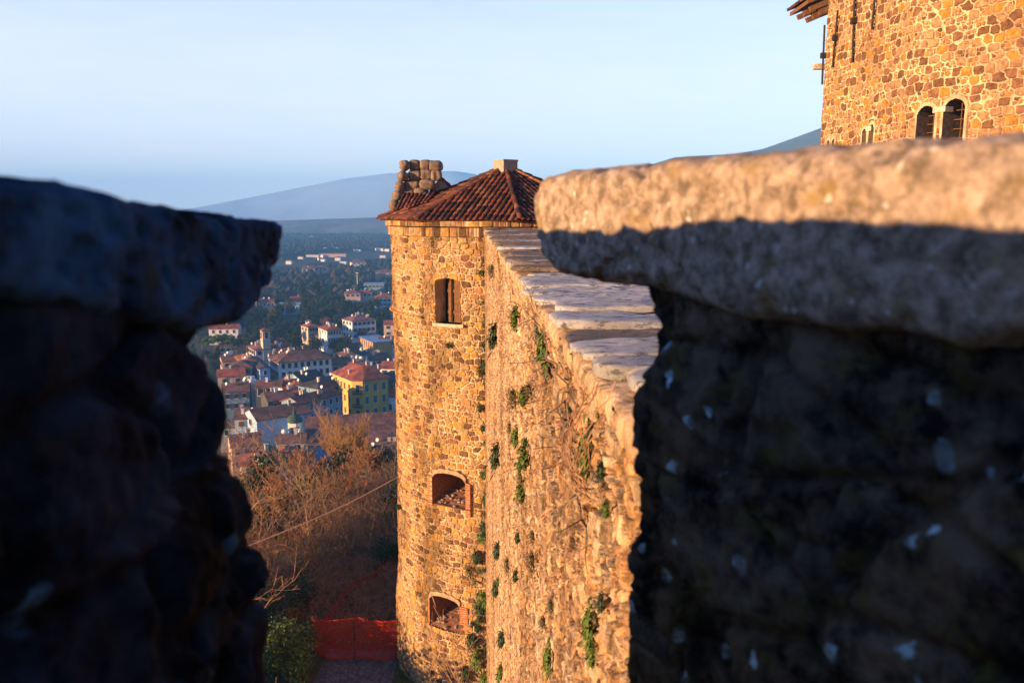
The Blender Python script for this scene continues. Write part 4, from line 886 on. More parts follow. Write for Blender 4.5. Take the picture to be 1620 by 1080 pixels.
# the yellow building with its cut corner
def yellow():
    h = 15.0; A_ = atz(557, 601, GZ + h); a = R(36); uR = Vector((math.cos(a), math.sin(a), 0)); uL = Vector((-math.sin(a), math.cos(a), 0))
    B_ = Vector([float(v) for v in atz(573.5, 601.2, GZ + h)]); A_ = Vector([float(v) for v in A_]); P0 = A_; P1 = B_; P2 = B_ + uR * 8.5; P4 = A_ + uL * 14; P3 = P4 + (P2 - P4).project(uR) + Vector((0, 0, 0))
    cen = (P0 + P3) / 2; cen.z = GZ; HOUSE_XY.append((cen.x, cen.y, 12)); t = thing('yellow_building', cen, 'yellow corner building with two black balconies on its cut corner', 'building')
    ring = [P0, P1, P2, P3, P4]; dn = Vector((0, 0, -h - 2)); mb = MB(); n = 5
    mb.add(ring + [p + dn for p in ring], [list(range(n))] + [[(i + 1) % n, i, i + n, (i + 1) % n + n] for i in range(n)]); mb.build('wall', MATS['wall_yellow'], t)
    ctr = (P0 + P1 + P2 + P3 + P4) / 5; out = [p + (p - ctr).normalized() * .9 for p in ring]
    for (zo, k, nm) in ((-.45, .28, 'cornice'), (-11.2, .12, 'string_course')):
        mb = MB(); o1 = [p + (p - ctr).normalized() * k * 2 + Vector((0, 0, zo)) for p in ring]; mb.add(o1 + [p + Vector((0, 0, .35 if nm == 'cornice' else .2)) for p in o1], [list(range(n))[::-1], list(range(n, 2 * n))] + [[i, (i + 1) % n, (i + 1) % n + n, i + n] for i in range(n)]); mb.build(nm, MATS['trim'], t)
    M01 = (P0 + P1) / 2; ap = M01 + (uR + uL).normalized() * 6.0 + Vector((0, 0, 3.2)); bL = P4 + uR * 5 - uL * 4 + Vector((0, 0, 3.2)); cR = P2 + uL * 5 - uR * 4 + Vector((0, 0, 3.2)); bk = P3 - uR * 4 - uL * 4 + Vector((0, 0, 3.2))
    mb = MB(); V = out + [ap, bL, cR, bk]; mb.add(V, [[0, 1, 5], [1, 2, 7, 5], [2, 3, 8, 7], [3, 4, 6, 8], [4, 0, 5, 6], [5, 7, 8, 6]]); V2 = [p + Vector((0, 0, -.01)) for p in out]; mb.add(V2 + [p + Vector((0, 0, -.25)) for p in out], [[i, i + 5, (i + 1) % 5 + 5, (i + 1) % 5] for i in range(5)] + [[9, 8, 7, 6, 5]])
    rf_ = mb.build('roof', MATS['roof_r'], t)
    for (f, g_, z_) in ((.35, .12, 1.3), (.3, .55, 3.4), (.75, .45, 3.3), (.1, .75, 2.6)):
        p = P0.lerp(P4, f) + uR * 13 * g_ + Vector((0, 0, z_)); c_ = MB(); c_.box(p, (.8, .7, 1.6), rz=a); c_.box(p + Vector((0, 0, .9)), (1.05, .95, .15), rz=a); c_.build('chimney', MATS['chimney_wall'], rf_)
    def row(Pa, Pb, fr, zs, w_, hh, kind, sc='shutter_brown'):
        d = (Pb - Pa).normalized(); nrm = Vector((d.y, -d.x, 0)); rz = math.atan2(d.y, d.x)
        for f in fr:
            for z_ in zs: add_win(t, Pa.lerp(Pb, f) + nrm * .03 + Vector((0, 0, z_)) - cen, rz, get_win(w_, hh, kind, sc))
    row(P4, P0, (.1, .30, .45, .62, .86), (-2.6, -6.3, -10.2), .95, 1.9, 'shut'); row(P1, P2, (.15, .48, .82), (-2.6, -6.3, -10.2), 1.1, 2.2, 'shut', 'shutter_blue'); row(P0, P1, (.5,), (-2.7, -6.6, -10.6), 1.1, 2.5, 'plain')
    d = (P1 - P0).normalized(); nrm = Vector((d.y, -d.x, 0)); rz = math.atan2(d.y, d.x)
    for z_ in (-4.1, -8.2):
        mb = MB(); c_ = M01 + nrm * .55 + Vector((0, 0, z_)); mb.box(c_, (2.9, 1.1, .18), rz=rz); mb.box(c_ + nrm * .52 + Vector((0, 0, .95)), (2.9, .07, .08), rz=rz)
        for i in range(15): mb.box(c_ + nrm * .52 + d * (-1.4 + .2 * i) + Vector((0, 0, .5)), (.07, .06, .9), rz=rz)
        mb.build('balcony', MATS['iron'], t)
yellow()
# farther houses of the upper town and the plain
H('pale house among trees right of the left merlon', 330, 520, 8, 8, 8, 14, 'gR', 'white', 'r', (0, 0), (4, 1), 1)
H('tiny house peeping from the trees under the round pine', 347, 548, 7, 20, 6, 5, 'gR', 'white', 'b', (0, 0), (2, 1), 1)
H('long rosy house with red roof in the middle woods', 408, 478, 7, 6, 9, 11, 'gR', 'pink', 'p', (0, 0), (4, 1), 2)
H('flat bluish building in the middle woods', 438, 483, 6, 4, 9, 14, 'flat', 'blue', 'f', (0, 0), (6, 1), 0, 'building', 'building')
H('white-ended house with red roof left of the big cedar', 456, 473, 8, 12, 7, 8, 'gR', 'white', 'r', (0, 0), (2, 1), 1)
H('bluish house just right of the left merlon edge', 385, 466, 10, 12, 8, 8, 'gR', 'blue', 'b', (0, 0), (3, 2), 1)
H('red-roofed villa right of the cedar', 545, 464, 8, 10, 10, 11, 'hip', 'pink', 'p', (2, 1), (3, 1), 2)
H('broad villa with pale roof edge near the tall mast', 566, 463, 8, 8, 9, 10, 'hip', 'pink', 'r', (2, 1), (3, 1), 3)
H('long red-roofed house touching the tower edge in the middle woods', 592, 471, 9, 8, 12, 14, 'hip', 'blue', 'r', (2, 2), (5, 2), 2)
H('flat teal building beyond the mast', 575, 450, 7, 3, 9, 16, 'flat', 'teal', 'f', (0, 0), (5, 1), 0, 'building', 'building')
H('villa with white gable beyond the cedar', 478, 425, 8, 15, 12, 12, 'gR', 'white', 'p', (0, 0), (3, 1), 1)
H('pair-roofed villa above the cedar', 497, 424, 8, 10, 11, 13, 'hip', 'pink', 'p', (0, 0), (3, 1), 0)
H('reddish villa under the far warehouse, near the tower', 556, 415, 9, 18, 14, 16, 'hip', 'white', 'p', (0, 0), (3, 1), 0)
H('rosy long house far up against the tower', 594, 431, 8, 10, 10, 16, 'gR', 'pink', 'p', (0, 0), (3, 1), 0)
H('long pale warehouse in the hazy plain', 505, 401.5, 5, 2, 10, 38, 'gR', 'pink', 'p', (0, 0), (0, 0), 0, 'warehouse', 'warehouse', pitch=10)
H('lower shed adjoining the long pale warehouse', 484, 403, 4, 2, 8, 18, 'gR', 'white', 'p', (0, 0), (0, 0), 0, 'shed', 'shed', pitch=10)
# roofs of the lower town seen edge on, filling the streets
H('low shaded house behind the house with shuttered windows', 352, 620, 9, 20, 9, 8, 'gR', 'teal', 'b', (0, 0), (3, 2), 2)
H('shaded house with a small roof terrace under the loggia house', 378, 612, 9, 24, 8, 8, 'hip', 'blue', 'g', (0, 0), (3, 2), 2)
H('brown-roofed house between the loggia house and the plain blue-shaded flank', 424, 634, 9.5, 30, 9, 8, 'gR', 'dark', 'b', (0, 0), (2, 1), 2)
H('small red-roofed house below the orange-walled house', 452, 622, 9, 32, 7, 5, 'gR', 'cream', 'r', (0, 0), (2, 1), 2)
H('house with a green-grey roof left of the yellow building', 478, 602, 10, 50, 10, 9, 'gR', 'teal', 'g', (0, 0), (4, 2), 2)
H('small brown house left of the salmon roof', 352, 572, 9, 25, 9, 6, 'gR', 'pink', 'b', (2, 1), (2, 1), 2)
H('terraced house under the far left roofs, next to the dark merlon', 344, 596, 9, 18, 9, 9, 'gR', 'cream', 'r', (0, 0), (2, 1), 1)
H('tall shaded house right of the yellow building', 612, 602, 13, 30, 10, 10, 'hip', 'dark', 'g', (0, 0), (2, 2), 0)
H('low house behind the palace with a rosy roof', 432, 553, 10, 26, 8, 7, 'gR', 'pink', 'r', (2, 1), (2, 1), 3)
H('brown-roofed house beside the palace end', 524, 577, 9, 22, 10, 6, 'gR', 'blue', 'b', (0, 0), (2, 1), 1)
H('small house with a dark roof squeezed between palace and white red-roofed house', 574, 586, 8, 16, 6, 5, 'gR', 'cream', 'g', (0, 0), (1, 1), 1)
rg = random.Random(12)
simple('far_white', (.8, .76, .7), .05, .1); 
def far_house(px, py, w, l, hh, rcol):
    d = ray(px, py); k = GZ / d[2]; P = d * k; a = rg.uniform(-.5, .6); mb = MB(); HOUSE_XY.append((P[0], P[1], max(w, l) * .7))
    M_ = Matrix.Rotation(a, 3, 'Z'); pt = lambda x, y, z: Vector((P[0], P[1], GZ)) + M_ @ Vector((x, y, 0)) + Vector((0, 0, z))
    V = [pt(-w / 2, -l / 2, -1), pt(w / 2, -l / 2, -1), pt(w / 2, l / 2, -1), pt(-w / 2, l / 2, -1), pt(-w / 2, -l / 2, hh), pt(w / 2, -l / 2, hh), pt(w / 2, l / 2, hh), pt(-w / 2, l / 2, hh), pt(-w / 2, 0, hh + l * .22), pt(w / 2, 0, hh + l * .22)]
    mb.add(V, [[0, 1, 5, 4], [1, 2, 6, 5], [2, 3, 7, 6], [3, 0, 4, 7], [4, 8, 7], [5, 6, 9]], 0); mb.add(V, [[4, 5, 9, 8], [6, 7, 8, 9]], 1)
    o = mb.build('far_house', [MATS['far_white'], MATS[rcol]], origin=(P[0], P[1], GZ)); tag(o, 'tiny pale house dotted in the hazy plain beyond the woods', 'house', 'houses scattered over the hazy plain')
for i in range(70):
    py = rg.choice((rg.uniform(343, 350), rg.uniform(352, 360), rg.uniform(376, 398), rg.uniform(384, 420))); px = rg.uniform(445, 624)
    far_house(px, py, rg.uniform(4.5, 8.5) * (1.8 if py < 362 else 1), rg.uniform(4, 6), rg.uniform(2.8, 4.2), rg.choice(('far_white', 'roof_p', 'roof_o')))
woods(np.geomspace(470, 2800, 520), np.concatenate([np.linspace(-1.3, -.621, 110), np.linspace(-.62, .55, 760), np.linspace(.553, 1.1, 90)]), 'dark woods covering the valley beyond the town')
woods(np.geomspace(175, 470, 150), np.linspace(-1.35, -.43, 260), 'dark wood beside the town, hidden by the left merlon')
# mast and street lamps in the town
def mast(px, y0, y1, Y, r, label, name, cat):
    a_ = at(px, y0, Y); b_ = at(px, y1, Y); b_[0] = a_[0]; m_ = MB(); m_.tube([b_ - np.array([0, 0, 6]), a_], [r * 1.6, r], 6); m_.box(a_ + np.array([0, 0, .2]), (r * 6, r * 6, .5)); o = m_.build(name, MATS['trim']); tag(o, label, cat)
mast(565, 432, 462, 640, .35, 'tall thin mast rising from the woods', 'mast', 'mast')
mast(405, 478, 498, 500, .22, 'pale lamp pole in front of the long rosy house', 'lamp_pole', 'pole')
# ================================================================ VEGETATION
def leaf_mat(name, c1, c2, c3):
    m, nt, b = nodes_of(name); a1 = N(nt, 'ShaderNodeAttribute', attribute_name='rid')
    rp = ramp(nt, [(0, c1), (.5, c2), (1, c3)]); nt.links.new(a1.outputs['Fac'], rp.inputs[0]); nt.links.new(rp.outputs[0], b.inputs['Base Color']); b.inputs['Roughness'].default_value = .7
leaf_mat('leaf_dark', (.015, .03, .012), (.03, .05, .018), (.06, .075, .025)); leaf_mat('leaf_green', (.03, .06, .012), (.08, .13, .02), (.17, .20, .035)); leaf_mat('leaf_olive', (.05, .045, .02), (.09, .08, .03), (.15, .11, .04)); leaf_mat('twig_red', (.10, .05, .035), (.17, .09, .06), (.24, .14, .10))
simple('bark', (.20, .13, .08), .4, 8); simple('bark_pale', (.30, .18, .10), .4, 6); simple('twig_gold', (.30, .155, .06), .45, 5); simple('twig_orange', (.29, .12, .045), .4, 5); simple('twig_brown', (.22, .12, .07), .4, 5)
def leaves(n, fn, size, seed, flat=.6):
    rg = np.random.default_rng(seed); P = fn(rg, n); nrm = rg.normal(size=(n, 3)); nrm[:, 2] = np.abs(nrm[:, 2]) + flat; nrm /= np.linalg.norm(nrm, axis=1, keepdims=True)
    a = np.cross(nrm, rg.normal(size=(n, 3))); a /= np.linalg.norm(a, axis=1, keepdims=True); b = np.cross(nrm, a); s = size * rg.uniform(.6, 1.3, (n, 1))
    V = np.stack([P - a * s, P - b * s * .45, P + a * s, P + b * s * .45], 1).reshape(-1, 3); Fq = np.arange(4 * n).reshape(n, 4); return V, Fq, np.repeat(rg.uniform(0, 1, n), 4)
def crown_fn(kind, h):
    def f(rg, n):
        if kind == 'round':
            k = 16; c = rg.normal(size=(k, 3)); c /= np.linalg.norm(c, axis=1, keepdims=True); c *= rg.uniform(.3, .8, (k, 1)) * np.array([h * .34, h * .34, h * .28]); rr = rg.uniform(.12, .2, k) * h; c[:, 2] += h * .62
        elif kind == 'cone':
            k = 26; t = rg.uniform(0, 1, k); an = rg.uniform(0, 6.28, k); r = (1 - t) * h * .19; c = np.stack([np.cos(an) * r, np.sin(an) * r, h * (.12 + .85 * t)], 1); rr = h * (.05 + .09 * (1 - t))
        elif kind == 'column':
            k = 22; t = rg.uniform(0, 1, k); c = np.stack([rg.normal(size=k) * h * .035, rg.normal(size=k) * h * .035, h * (.08 + .88 * t)], 1); rr = h * (.045 + .05 * np.sin(t * 3.0))
        elif kind == 'cedar':
            k = 24; t = rg.uniform(0, 1, k); an = rg.uniform(0, 6.28, k); r = (1.1 - t) * h * .42 * rg.uniform(.3, 1, k); c = np.stack([np.cos(an) * r, np.sin(an) * r, h * (.22 + .72 * np.round(t * 6) / 6)], 1); rr = h * rg.uniform(.1, .16, k)
        elif kind == 'umbrella':
            k = 20; an = rg.uniform(0, 6.28, k); r = np.sqrt(rg.uniform(0, 1, k)) * h * .55; c = np.stack([np.cos(an) * r, np.sin(an) * r, h * (.8 - .35 * (r / h) ** 2)], 1); rr = h * rg.uniform(.12, .17, k)
        i = rg.integers(0, len(c), n); d = rg.normal(size=(n, 3)); d /= np.linalg.norm(d, axis=1, keepdims=True); q = rg.uniform(.5, 1, (n, 1)) ** .5
        P = c[i] + d * q * rr[i][:, None] * (np.array([1, 1, .45]) if kind in ('cedar',) else np.array([1, 1, .85])); return P
    return f
def tree_proto(kind, h, mat_, seed, n=1500, size=.42):
    V, Fq, A = leaves(n, crown_fn(kind, h), size, seed); crown = make_mesh('crown', V, Fq, False, {'rid': A}); crown.materials.append(MATS[mat_])
    mb = MB(); mb.tube([(0, 0, -1), (.1, 0, h * .35), (0, .1, h * .8)], [h * .03, h * .022, h * .006], 6); rg = random.Random(seed)
    for i in range(6):
        a = rg.uniform(0, 6.28); z = h * rg.uniform(.3, .6); mb.tube([(0, 0, z), (math.cos(a) * h * .2, math.sin(a) * h * .2, z + h * .15)], [h * .012, h * .004], 4)
    tr = make_mesh('trunk', mb.V, mb.F); tr.materials.append(MATS['bark']); return crown, tr
PROTO = {'round': tree_proto('round', 10, 'leaf_dark', 1), 'round2': tree_proto('round', 10, 'leaf_olive', 2, 1300), 'cone': tree_proto('cone', 14, 'leaf_dark', 3), 'column': tree_proto('column', 12, 'leaf_dark', 4, 1100, .35),
         'cedar': tree_proto('cedar', 18, 'leaf_dark', 5, 3600, .5), 'umbrella': tree_proto('umbrella', 9, 'leaf_green', 6, 2200, .4), 'bare': tree_proto('round', 9, 'twig_red', 7, 1500, .3)}
def tree(kind, x, y, s, label, cat='tree', group=None, z=GZ, name=None):
    nm = name or {'cone': 'conifer_tree', 'column': 'cypress_tree', 'cedar': 'cedar_tree', 'umbrella': 'pine_tree', 'bare': 'bare_tree'}.get(kind, 'broadleaf_tree')
    t = thing(nm, (x, y, z), label, cat, group); t.rotation_euler.z = random.uniform(0, 6.28); t.scale = (s, s, s * random.uniform(.9, 1.15))
    for n_, me in zip(('crown', 'trunk'), PROTO[kind]):
        o = bpy.data.objects.new(n_, me); COL.objects.link(o); o.parent = t
    return t
def treepx(kind, px, ytop, Y, s, label, **kw):
    P = at(px, ytop, Y); return tree(kind, P[0], Y, s, label, **kw)
def top_tree(kind, px, ytop, hm, label, protoh, **kw):
    """tree of height hm whose tip shows at (px, ytop)"""
    d = ray(px, ytop); k = (GZ + hm) / d[2]; P = d * k; return tree(kind, P[0], P[1], hm / protoh, label, **kw)
top_tree('cedar', 498, 447, 21, 'huge dark cedar crowning the wooded slope', 17.5)
top_tree('umbrella', 350, 528, 12, 'round green-topped pine beside the left merlon', 8.6)
top_tree('cone', 466, 513, 17, 'tall dark conifer left of the cream house', 14)
top_tree('cone', 457, 528, 13, 'shorter dark conifer behind the palace roof', 14)
top_tree('round2', 499, 530, 11, 'olive-green tree in front of the porch house', 10)
top_tree('bare', 518, 497, 12, 'rosy bare tree behind the white three-storey house', 9.5)
top_tree('round2', 529, 502, 10, 'olive bare-topped tree right of the rosy one', 10)
top_tree('bare', 572, 510, 10, 'rosy bare tree in front of the tall pale house', 9.5)
top_tree('bare', 545, 535, 9, 'bare tree left of the orange hall', 9.5)
top_tree('round', 531, 533, 10, 'dark tree right of the white three-storey house', 10)
top_tree('column', 522, 417, 15, 'dark cypress on the far slope', 12)
top_tree('round', 538, 538, 9, 'low dark tree just left of the orange hall', 10)
rg2 = random.Random(21)
def clear(x, y, pad=3):
    return all((x - hx) ** 2 + (y - hy) ** 2 > (r + pad) ** 2 for hx, hy, r in HOUSE_XY)
cnt = 0
while cnt < 150:
    Y = rg2.uniform(318, 560); px = rg2.uniform(318, 640); P = at(px, 500, Y); x = P[0]
    if not clear(x, Y, 2) or (Y < 370 and rg2.random() < .85): continue
    # keep the sight lines to the named houses free
    bad = False
    for hx, hy, r in HOUSE_XY:
        if hy > Y and hy - Y < 70 and abs(x - hx * Y / hy) < r * .8: bad = True
    if bad and rg2.random() < .93: continue
    k = rg2.choice(('round', 'round', 'round', 'cone', 'column', 'bare', 'round2', 'round'))
    L_ = {'round': ('dark leafy tree in the wood between the houses', 'dark leafy trees of the town slope'), 'round2': ('olive-brown tree in the wood between the houses', 'olive trees of the town slope'), 'cone': ('dark conifer in the wood between the houses', 'conifers of the town slope'), 'column': ('slim dark cypress in the wood between the houses', 'cypresses of the town slope'), 'bare': ('rosy bare tree in the wood between the houses', 'bare trees of the town slope')}[k]
    tree(k, x, Y, rg2.uniform(.75, 1.25) * (1.15 if Y > 420 else .85), L_[0], group=L_[1]); cnt += 1

# bare trees of the castle slope -------------------------------------------------
class Br:
    def __init__(s, seed): s.V = []; s.F = []; s.rg = np.random.default_rng(seed)
    def seg(s, a, b, ra, rb):
        t = b - a; L = np.linalg.norm(t)
        if L < 1e-4: return
        t = t / L; u = np.cross(t, (0.3, .2, 1.) if abs(t[2]) < .9 else (1., 0, 0)); u /= np.linalg.norm(u); w = np.cross(t, u); k = len(s.V)
        for p, r in ((a, ra), (b, rb)):
            for j in (0, 2.094, 4.189): s.V.append(p + (u * math.cos(j) + w * math.sin(j)) * r)
        s.F += [[k, k + 1, k + 4, k + 3], [k + 1, k + 2, k + 5, k + 4], [k + 2, k, k + 3, k + 5]]
    def grow(s, p, d, L, r, lvl, up=.25, spread=.6, wob=.16, kids=(5, 8), seglen=.32, minr=.004):
        n = max(2, int(L / seglen)); pts = [(p, d)]
        for i in range(n):
            d = d + s.rg.normal(size=3) * wob + np.array([0, 0, up * .15]); d /= np.linalg.norm(d); q = p + d * L / n
            r0 = r * (1 - .85 * i / n); r1 = r * (1 - .85 * (i + 1) / n); s.seg(p, q, max(r0, minr), max(r1, minr)); p = q; pts.append((p, d))
        if lvl <= 0: return
        for c in range(s.rg.integers(*kids)):
            i = s.rg.integers(max(1, n // 4), n + 1) if lvl > 0 else n; q, dd = pts[i]; side = s.rg.normal(size=3); side -= dd * side.dot(dd); side /= np.linalg.norm(side)
            nd = dd * (1 - spread) + side * spread + np.array([0, 0, up]); nd /= np.linalg.norm(nd)
            s.grow(q, nd, L * s.rg.uniform(.35, .62), r * .45 * (1 - .5 * i / n) + minr * .5, lvl - 1, up, spread, wob, kids, seglen, minr)
def bare_tree(px, Y, ytop, label, m, seed, r=.06, lvl=3, kids=(6, 9), spread=.5, up=.3, minr=.006, wob=.12, lean=(0, 0), z=None, name='bare_tree'):
    x = at(px, 700, Y)[0]; z0 = tz(x, Y) - .2 if z is None else z; top = at(px, ytop, Y)[2]; h = top - z0
    B = Br(seed); d = np.array([lean[0], lean[1], 1.]); d /= np.linalg.norm(d)
    B.grow(np.array([x, Y, z0]), d, h, r, lvl, up, spread, wob * .5, kids, h / 12, minr)
    V = np.array(B.V); zm = np.percentile(V[:, 2], 99.6); V[:, 2] = z0 + (V[:, 2] - z0) * (h / (zm - z0)); o = obj(name, V, B.F, MATS[m], None, origin=(x, Y, z0)); return tag(o, label, 'tree')
bare_tree(482, 41, 672, 'thin straight bare tree with a sunlit trunk left of the poplar', 'bark_pale', 1, .075, 3, (5, 7), .45, .35, .007)
bare_tree(517, 43, 725, 'slender bare tree between the straight trunk and the poplar', 'bark_pale', 2, .07, 3, (5, 8), .45, .3, .007)
bare_tree(534, 44, 705, 'bare tree with forked orange trunk in front of the poplar', 'twig_orange', 3, .07, 3, (6, 8), .45, .35, .007)
for i, (px, Y, yt) in enumerate(((537, 70, 668), (549, 76, 645), (560, 74, 662), (523, 72, 692), (572, 80, 684), (543, 66, 690), (566, 68, 700))):
    bare_tree(px, Y, yt, ['golden-orange bare poplar left of the tallest one', 'tallest golden-orange bare poplar in front of the church', 'golden-orange bare poplar right of the tallest one', 'short orange bare poplar at the left of the poplars', 'short orange bare poplar at the right of the poplars', 'orange bare poplar standing in front of the tallest one', 'low orange bare poplar in front, right of the tallest one'][i], 'twig_gold', 10 + i, .10, 3, (9, 12), .40, .65, .015, .12)
bare_tree(500, 60, 735, 'rust-coloured bare tree below the orange roofs', 'twig_orange', 20, .1, 3, (8, 12), .5, .4, .012)
bare_tree(455, 50, 780, 'rust bushy bare tree under the beige house', 'twig_orange', 21, .08, 3, (8, 12), .55, .3, .010)
bare_tree(425, 36, 800, 'bare tree with pale twigs nearest to the left merlon', 'bark_pale', 22, .06, 3, (7, 9), .6, .2, .007)
bare_tree(447, 35, 835, 'low bare tree with curving pale twigs above the ivy', 'bark_pale', 23, .06, 3, (7, 9), .6, .15, .007)
bare_tree(600, 47, 715, 'dark bare tree close to the tower, upper branches black', 'bark', 24, .11, 3, (5, 8), .6, .25, .009)
bare_tree(615, 50, 700, 'dark ivy-clad tree touching the tower edge', 'bark', 25, .12, 3, (5, 8), .6, .2, .009)
bare_tree(585, 52, 760, 'brown bare tree behind the bramble thicket', 'twig_brown', 26, .08, 3, (7, 10), .6, .2, .010)
bare_tree(470, 45, 850, 'brown bare tree behind the straight trunk', 'twig_brown', 28, .06, 3, (7, 10), .6, .2, .009)
bare_tree(376, 48, 655, 'bare tree whose twigs cross the shuttered house', 'twig_brown', 29, .07, 3, (6, 9), .6, .25, .009)
bare_tree(398, 40, 735, 'low bare tree between the left merlon and the beige house', 'twig_orange', 30, .06, 3, (6, 9), .6, .25, .008)
# a branch reaching in from the tree hidden by the left merlon
B = Br(40); p0 = at(355, 830, 20); 
for (a_, b_, r_) in (((360, 830), (432, 775), .03), ((360, 830), (412, 830), .022), ((362, 900), (392, 850), .02), ((372, 1010), (470, 905), .013), ((380, 960), (436, 930), .011), ((352, 745), (378, 682), .018)):
    pa = at(*a_, 20); pb = at(*b_, 20.5); n = 9; p = pa
    for i in range(n):
        q = pa + (pb - pa) * (i + 1) / n + B.rg.normal(size=3) * .04; B.seg(p, q, r_ * (1 - .8 * i / n) + .003, r_ * (1 - .8 * (i + 1) / n) + .003)
        if i > 1 and B.rg.random() < .85:
            dd = (q - p) / np.linalg.norm(q - p) + B.rg.normal(size=3) * .55; B.grow(q, dd / np.linalg.norm(dd), B.rg.uniform(.35, 1.0), .009, 1, .1, .5, .14, (2, 4), .12, .004)
        p = q
x0 = at(300, 800, 20)[0]; B.grow(np.array([x0, 20, tz(x0, 20) - .2]), np.array([.12, 0, 1.]) / 1.007, 6.5, .06, 1, .2, .6, .2, (3, 5), .35, .005)
for yy in (830, 900, 1010, 960, 745): B.seg(np.array([x0 + .25, 20, at(300, yy + 40, 20)[2]]), at(362, yy, 20), .035, .028)
o = obj('bare_tree', np.array(B.V), B.F, MATS['twig_pale'] if 'twig_pale' in MATS else simple('twig_pale', (.30, .16, .09), .3, 5), None, origin=(x0, 20, tz(x0, 20))); tag(o, 'bare tree behind the left merlon reaching in with sunlit forked branches', 'tree')
# bramble thicket
def thicket(name, pxs, Ys, n, label, m, seed, hgt=(.6, 1.6), rad=.007, kind=None, cat='thicket'):
    B = Br(seed)
    for i in range(n):
        Y = B.rg.uniform(*Ys); px = B.rg.uniform(*pxs); x = at(px, 800, Y)[0]; z = tz(x, Y); a = B.rg.uniform(0, 6.28); L = B.rg.uniform(*hgt); p = np.array([x, Y, z - .05])
        for k in range(7):
            t = (k + 1) / 7; q = np.array([x + math.cos(a) * L * .8 * t, Y + math.sin(a) * L * .8 * t, z + L * math.sin(t * 2.4) * .95]) + B.rg.normal(size=3) * .04; B.seg(p, q, rad, rad * .8)
            if k in (2, 4, 5):
                e = q + B.rg.normal(size=3) * .28; B.seg(q, e, rad * .7, rad * .5)
            p = q
    o = obj(name, np.array(B.V), B.F, MATS[m], None); tag(o, label, cat, kind=kind or 'stuff')
thicket('bramble_thicket', (500, 632), (38.5, 50), 1100, 'reddish-brown bramble thicket behind the orange netting', 'twig_brown', 51, (.8, 2.6))
thicket('undergrowth', (385, 620), (39, 85), 800, 'dry brown undergrowth covering the castle slope', 'twig_brown', 52, (.6, 2.4), .012)
thicket('dry_stems', (400, 500), (31, 44), 500, 'pale dry stems on the slope above the ivy', 'twig_orange', 53, (.4, 1.4), .006)
simple('twig_rust', (.31, .14, .065), .45, 5)
RL = ('dense rust-red bare tree at the left edge of the slope', 'rust-red bare tree under the low orange-roofed house', 'rust-red bare tree between the two forked trees', 'rust-red bare tree right of the forked orange trunk', 'rust-red bare tree in front of the long annex', 'small rust-red bare tree above the brambles', 'rust-red bare tree behind the leaning pale twigs')
for i, (px, Y, yt) in enumerate(((410, 58, 725), (470, 60, 712), (508, 50, 722), (556, 52, 715), (594, 60, 705), (575, 46, 765), (438, 50, 745))):
    bare_tree(px, Y, yt, RL[i], 'twig_rust', 90 + i, .09, 3, (9, 12), .5, .45, .017, .13)
thicket('dark_brambles', (500, 640), (30.6, 38), 900, 'low dark brambles choking the closed path behind the netting', 'twig_rust', 54, (.3, .9), .010)
# evergreen shrubs
def shrub(name, cx, cy, cz, rx, ry, rz_, n, size, m, label, seed, cat='shrub'):
    def f(rg, n):
        k = 18; c = rg.normal(size=(k, 3)); c /= np.linalg.norm(c, axis=1, keepdims=True); c *= rg.uniform(.2, .75, (k, 1)); i = rg.integers(0, k, n); d = rg.normal(size=(n, 3)); d /= np.linalg.norm(d, axis=1, keepdims=True)
        return (c[i] * rg.uniform(.8, 1.5, (k, 1))[i] + d * rg.uniform(.08, .5, (n, 1))) * np.array([rx, ry, rz_]) + np.array([cx, cy, cz])
    V, Fq, A = leaves(n, f, size, seed, .2); o = obj(name, V, Fq, MATS[m], None, False, {'rid': A}); return tag(o, label, cat)
P = at(455, 1040, 28.5); shrub('ivy_bush', P[0], 28.5, YARD + 1.0, 1.05, 1.3, 1.5, 5200, .07, 'leaf_green', 'glossy green ivy bush beside the path, bottom left', 61)
P = at(420, 1000, 31); shrub('evergreen_shrub', P[0], 31, YARD + .9, 1.3, 1.5, 1.5, 4200, .08, 'leaf_dark', 'dark evergreen shrub behind the ivy bush', 62)
P = at(470, 985, 33); shrub('evergreen_shrub', P[0], 33.5, YARD + .6, .9, 1.2, 1.1, 3000, .07, 'leaf_dark', 'small dark shrub left of the stake', 63)
P = at(612, 820, 42); shrub('ivy_clump', P[0] + .1, 43, at(612, 800, 43)[2] - .8, 1.0, 1.0, 1.8, 4200, .08, 'leaf_dark', 'dark ivy clump hugging the tower edge at mid height', 64)
P = at(570, 840, 44); shrub('evergreen_shrub', P[0], 45, at(570, 835, 45)[2], 1.3, 1.2, .9, 3000, .08, 'leaf_olive', 'olive shrub in the middle of the thicket', 65)
P = at(610, 925, 36); shrub('evergreen_shrub', P[0], 37.4, YARD + .8, 1.2, .5, .9, 3000, .07, 'leaf_dark', 'dark bush behind the netting against the tower', 66)
V_, f_, A_ = [], [], []  # unseen hedge added to shade the netting and the path
for i in range(15):
    x, y = -12.5 - (i % 2) * 1.4 - max(0, i - 8) * .25, 19.0 + i * 1.2; z = tz(x, y)
    def f(rg, n): return rg.normal(size=(n, 3)) * np.array([.55, .6, .75]) + np.array([x, y, z + 1.2 + (.9 if i > 7 else 0)])
    v, q_, a_ = leaves(1500, f, .13, 80 + i, .2); f_.append(q_ + sum(len(t) for t in V_)); V_.append(v); A_.append(a_)
o = obj('added_shade_hedge', np.concatenate(V_), np.concatenate(f_), MATS['leaf_dark'], None, False, {'rid': np.concatenate(A_)}); tag(o, 'unseen low hedge added behind the left merlon to shade netting and path', 'hedge', kind='stuff')
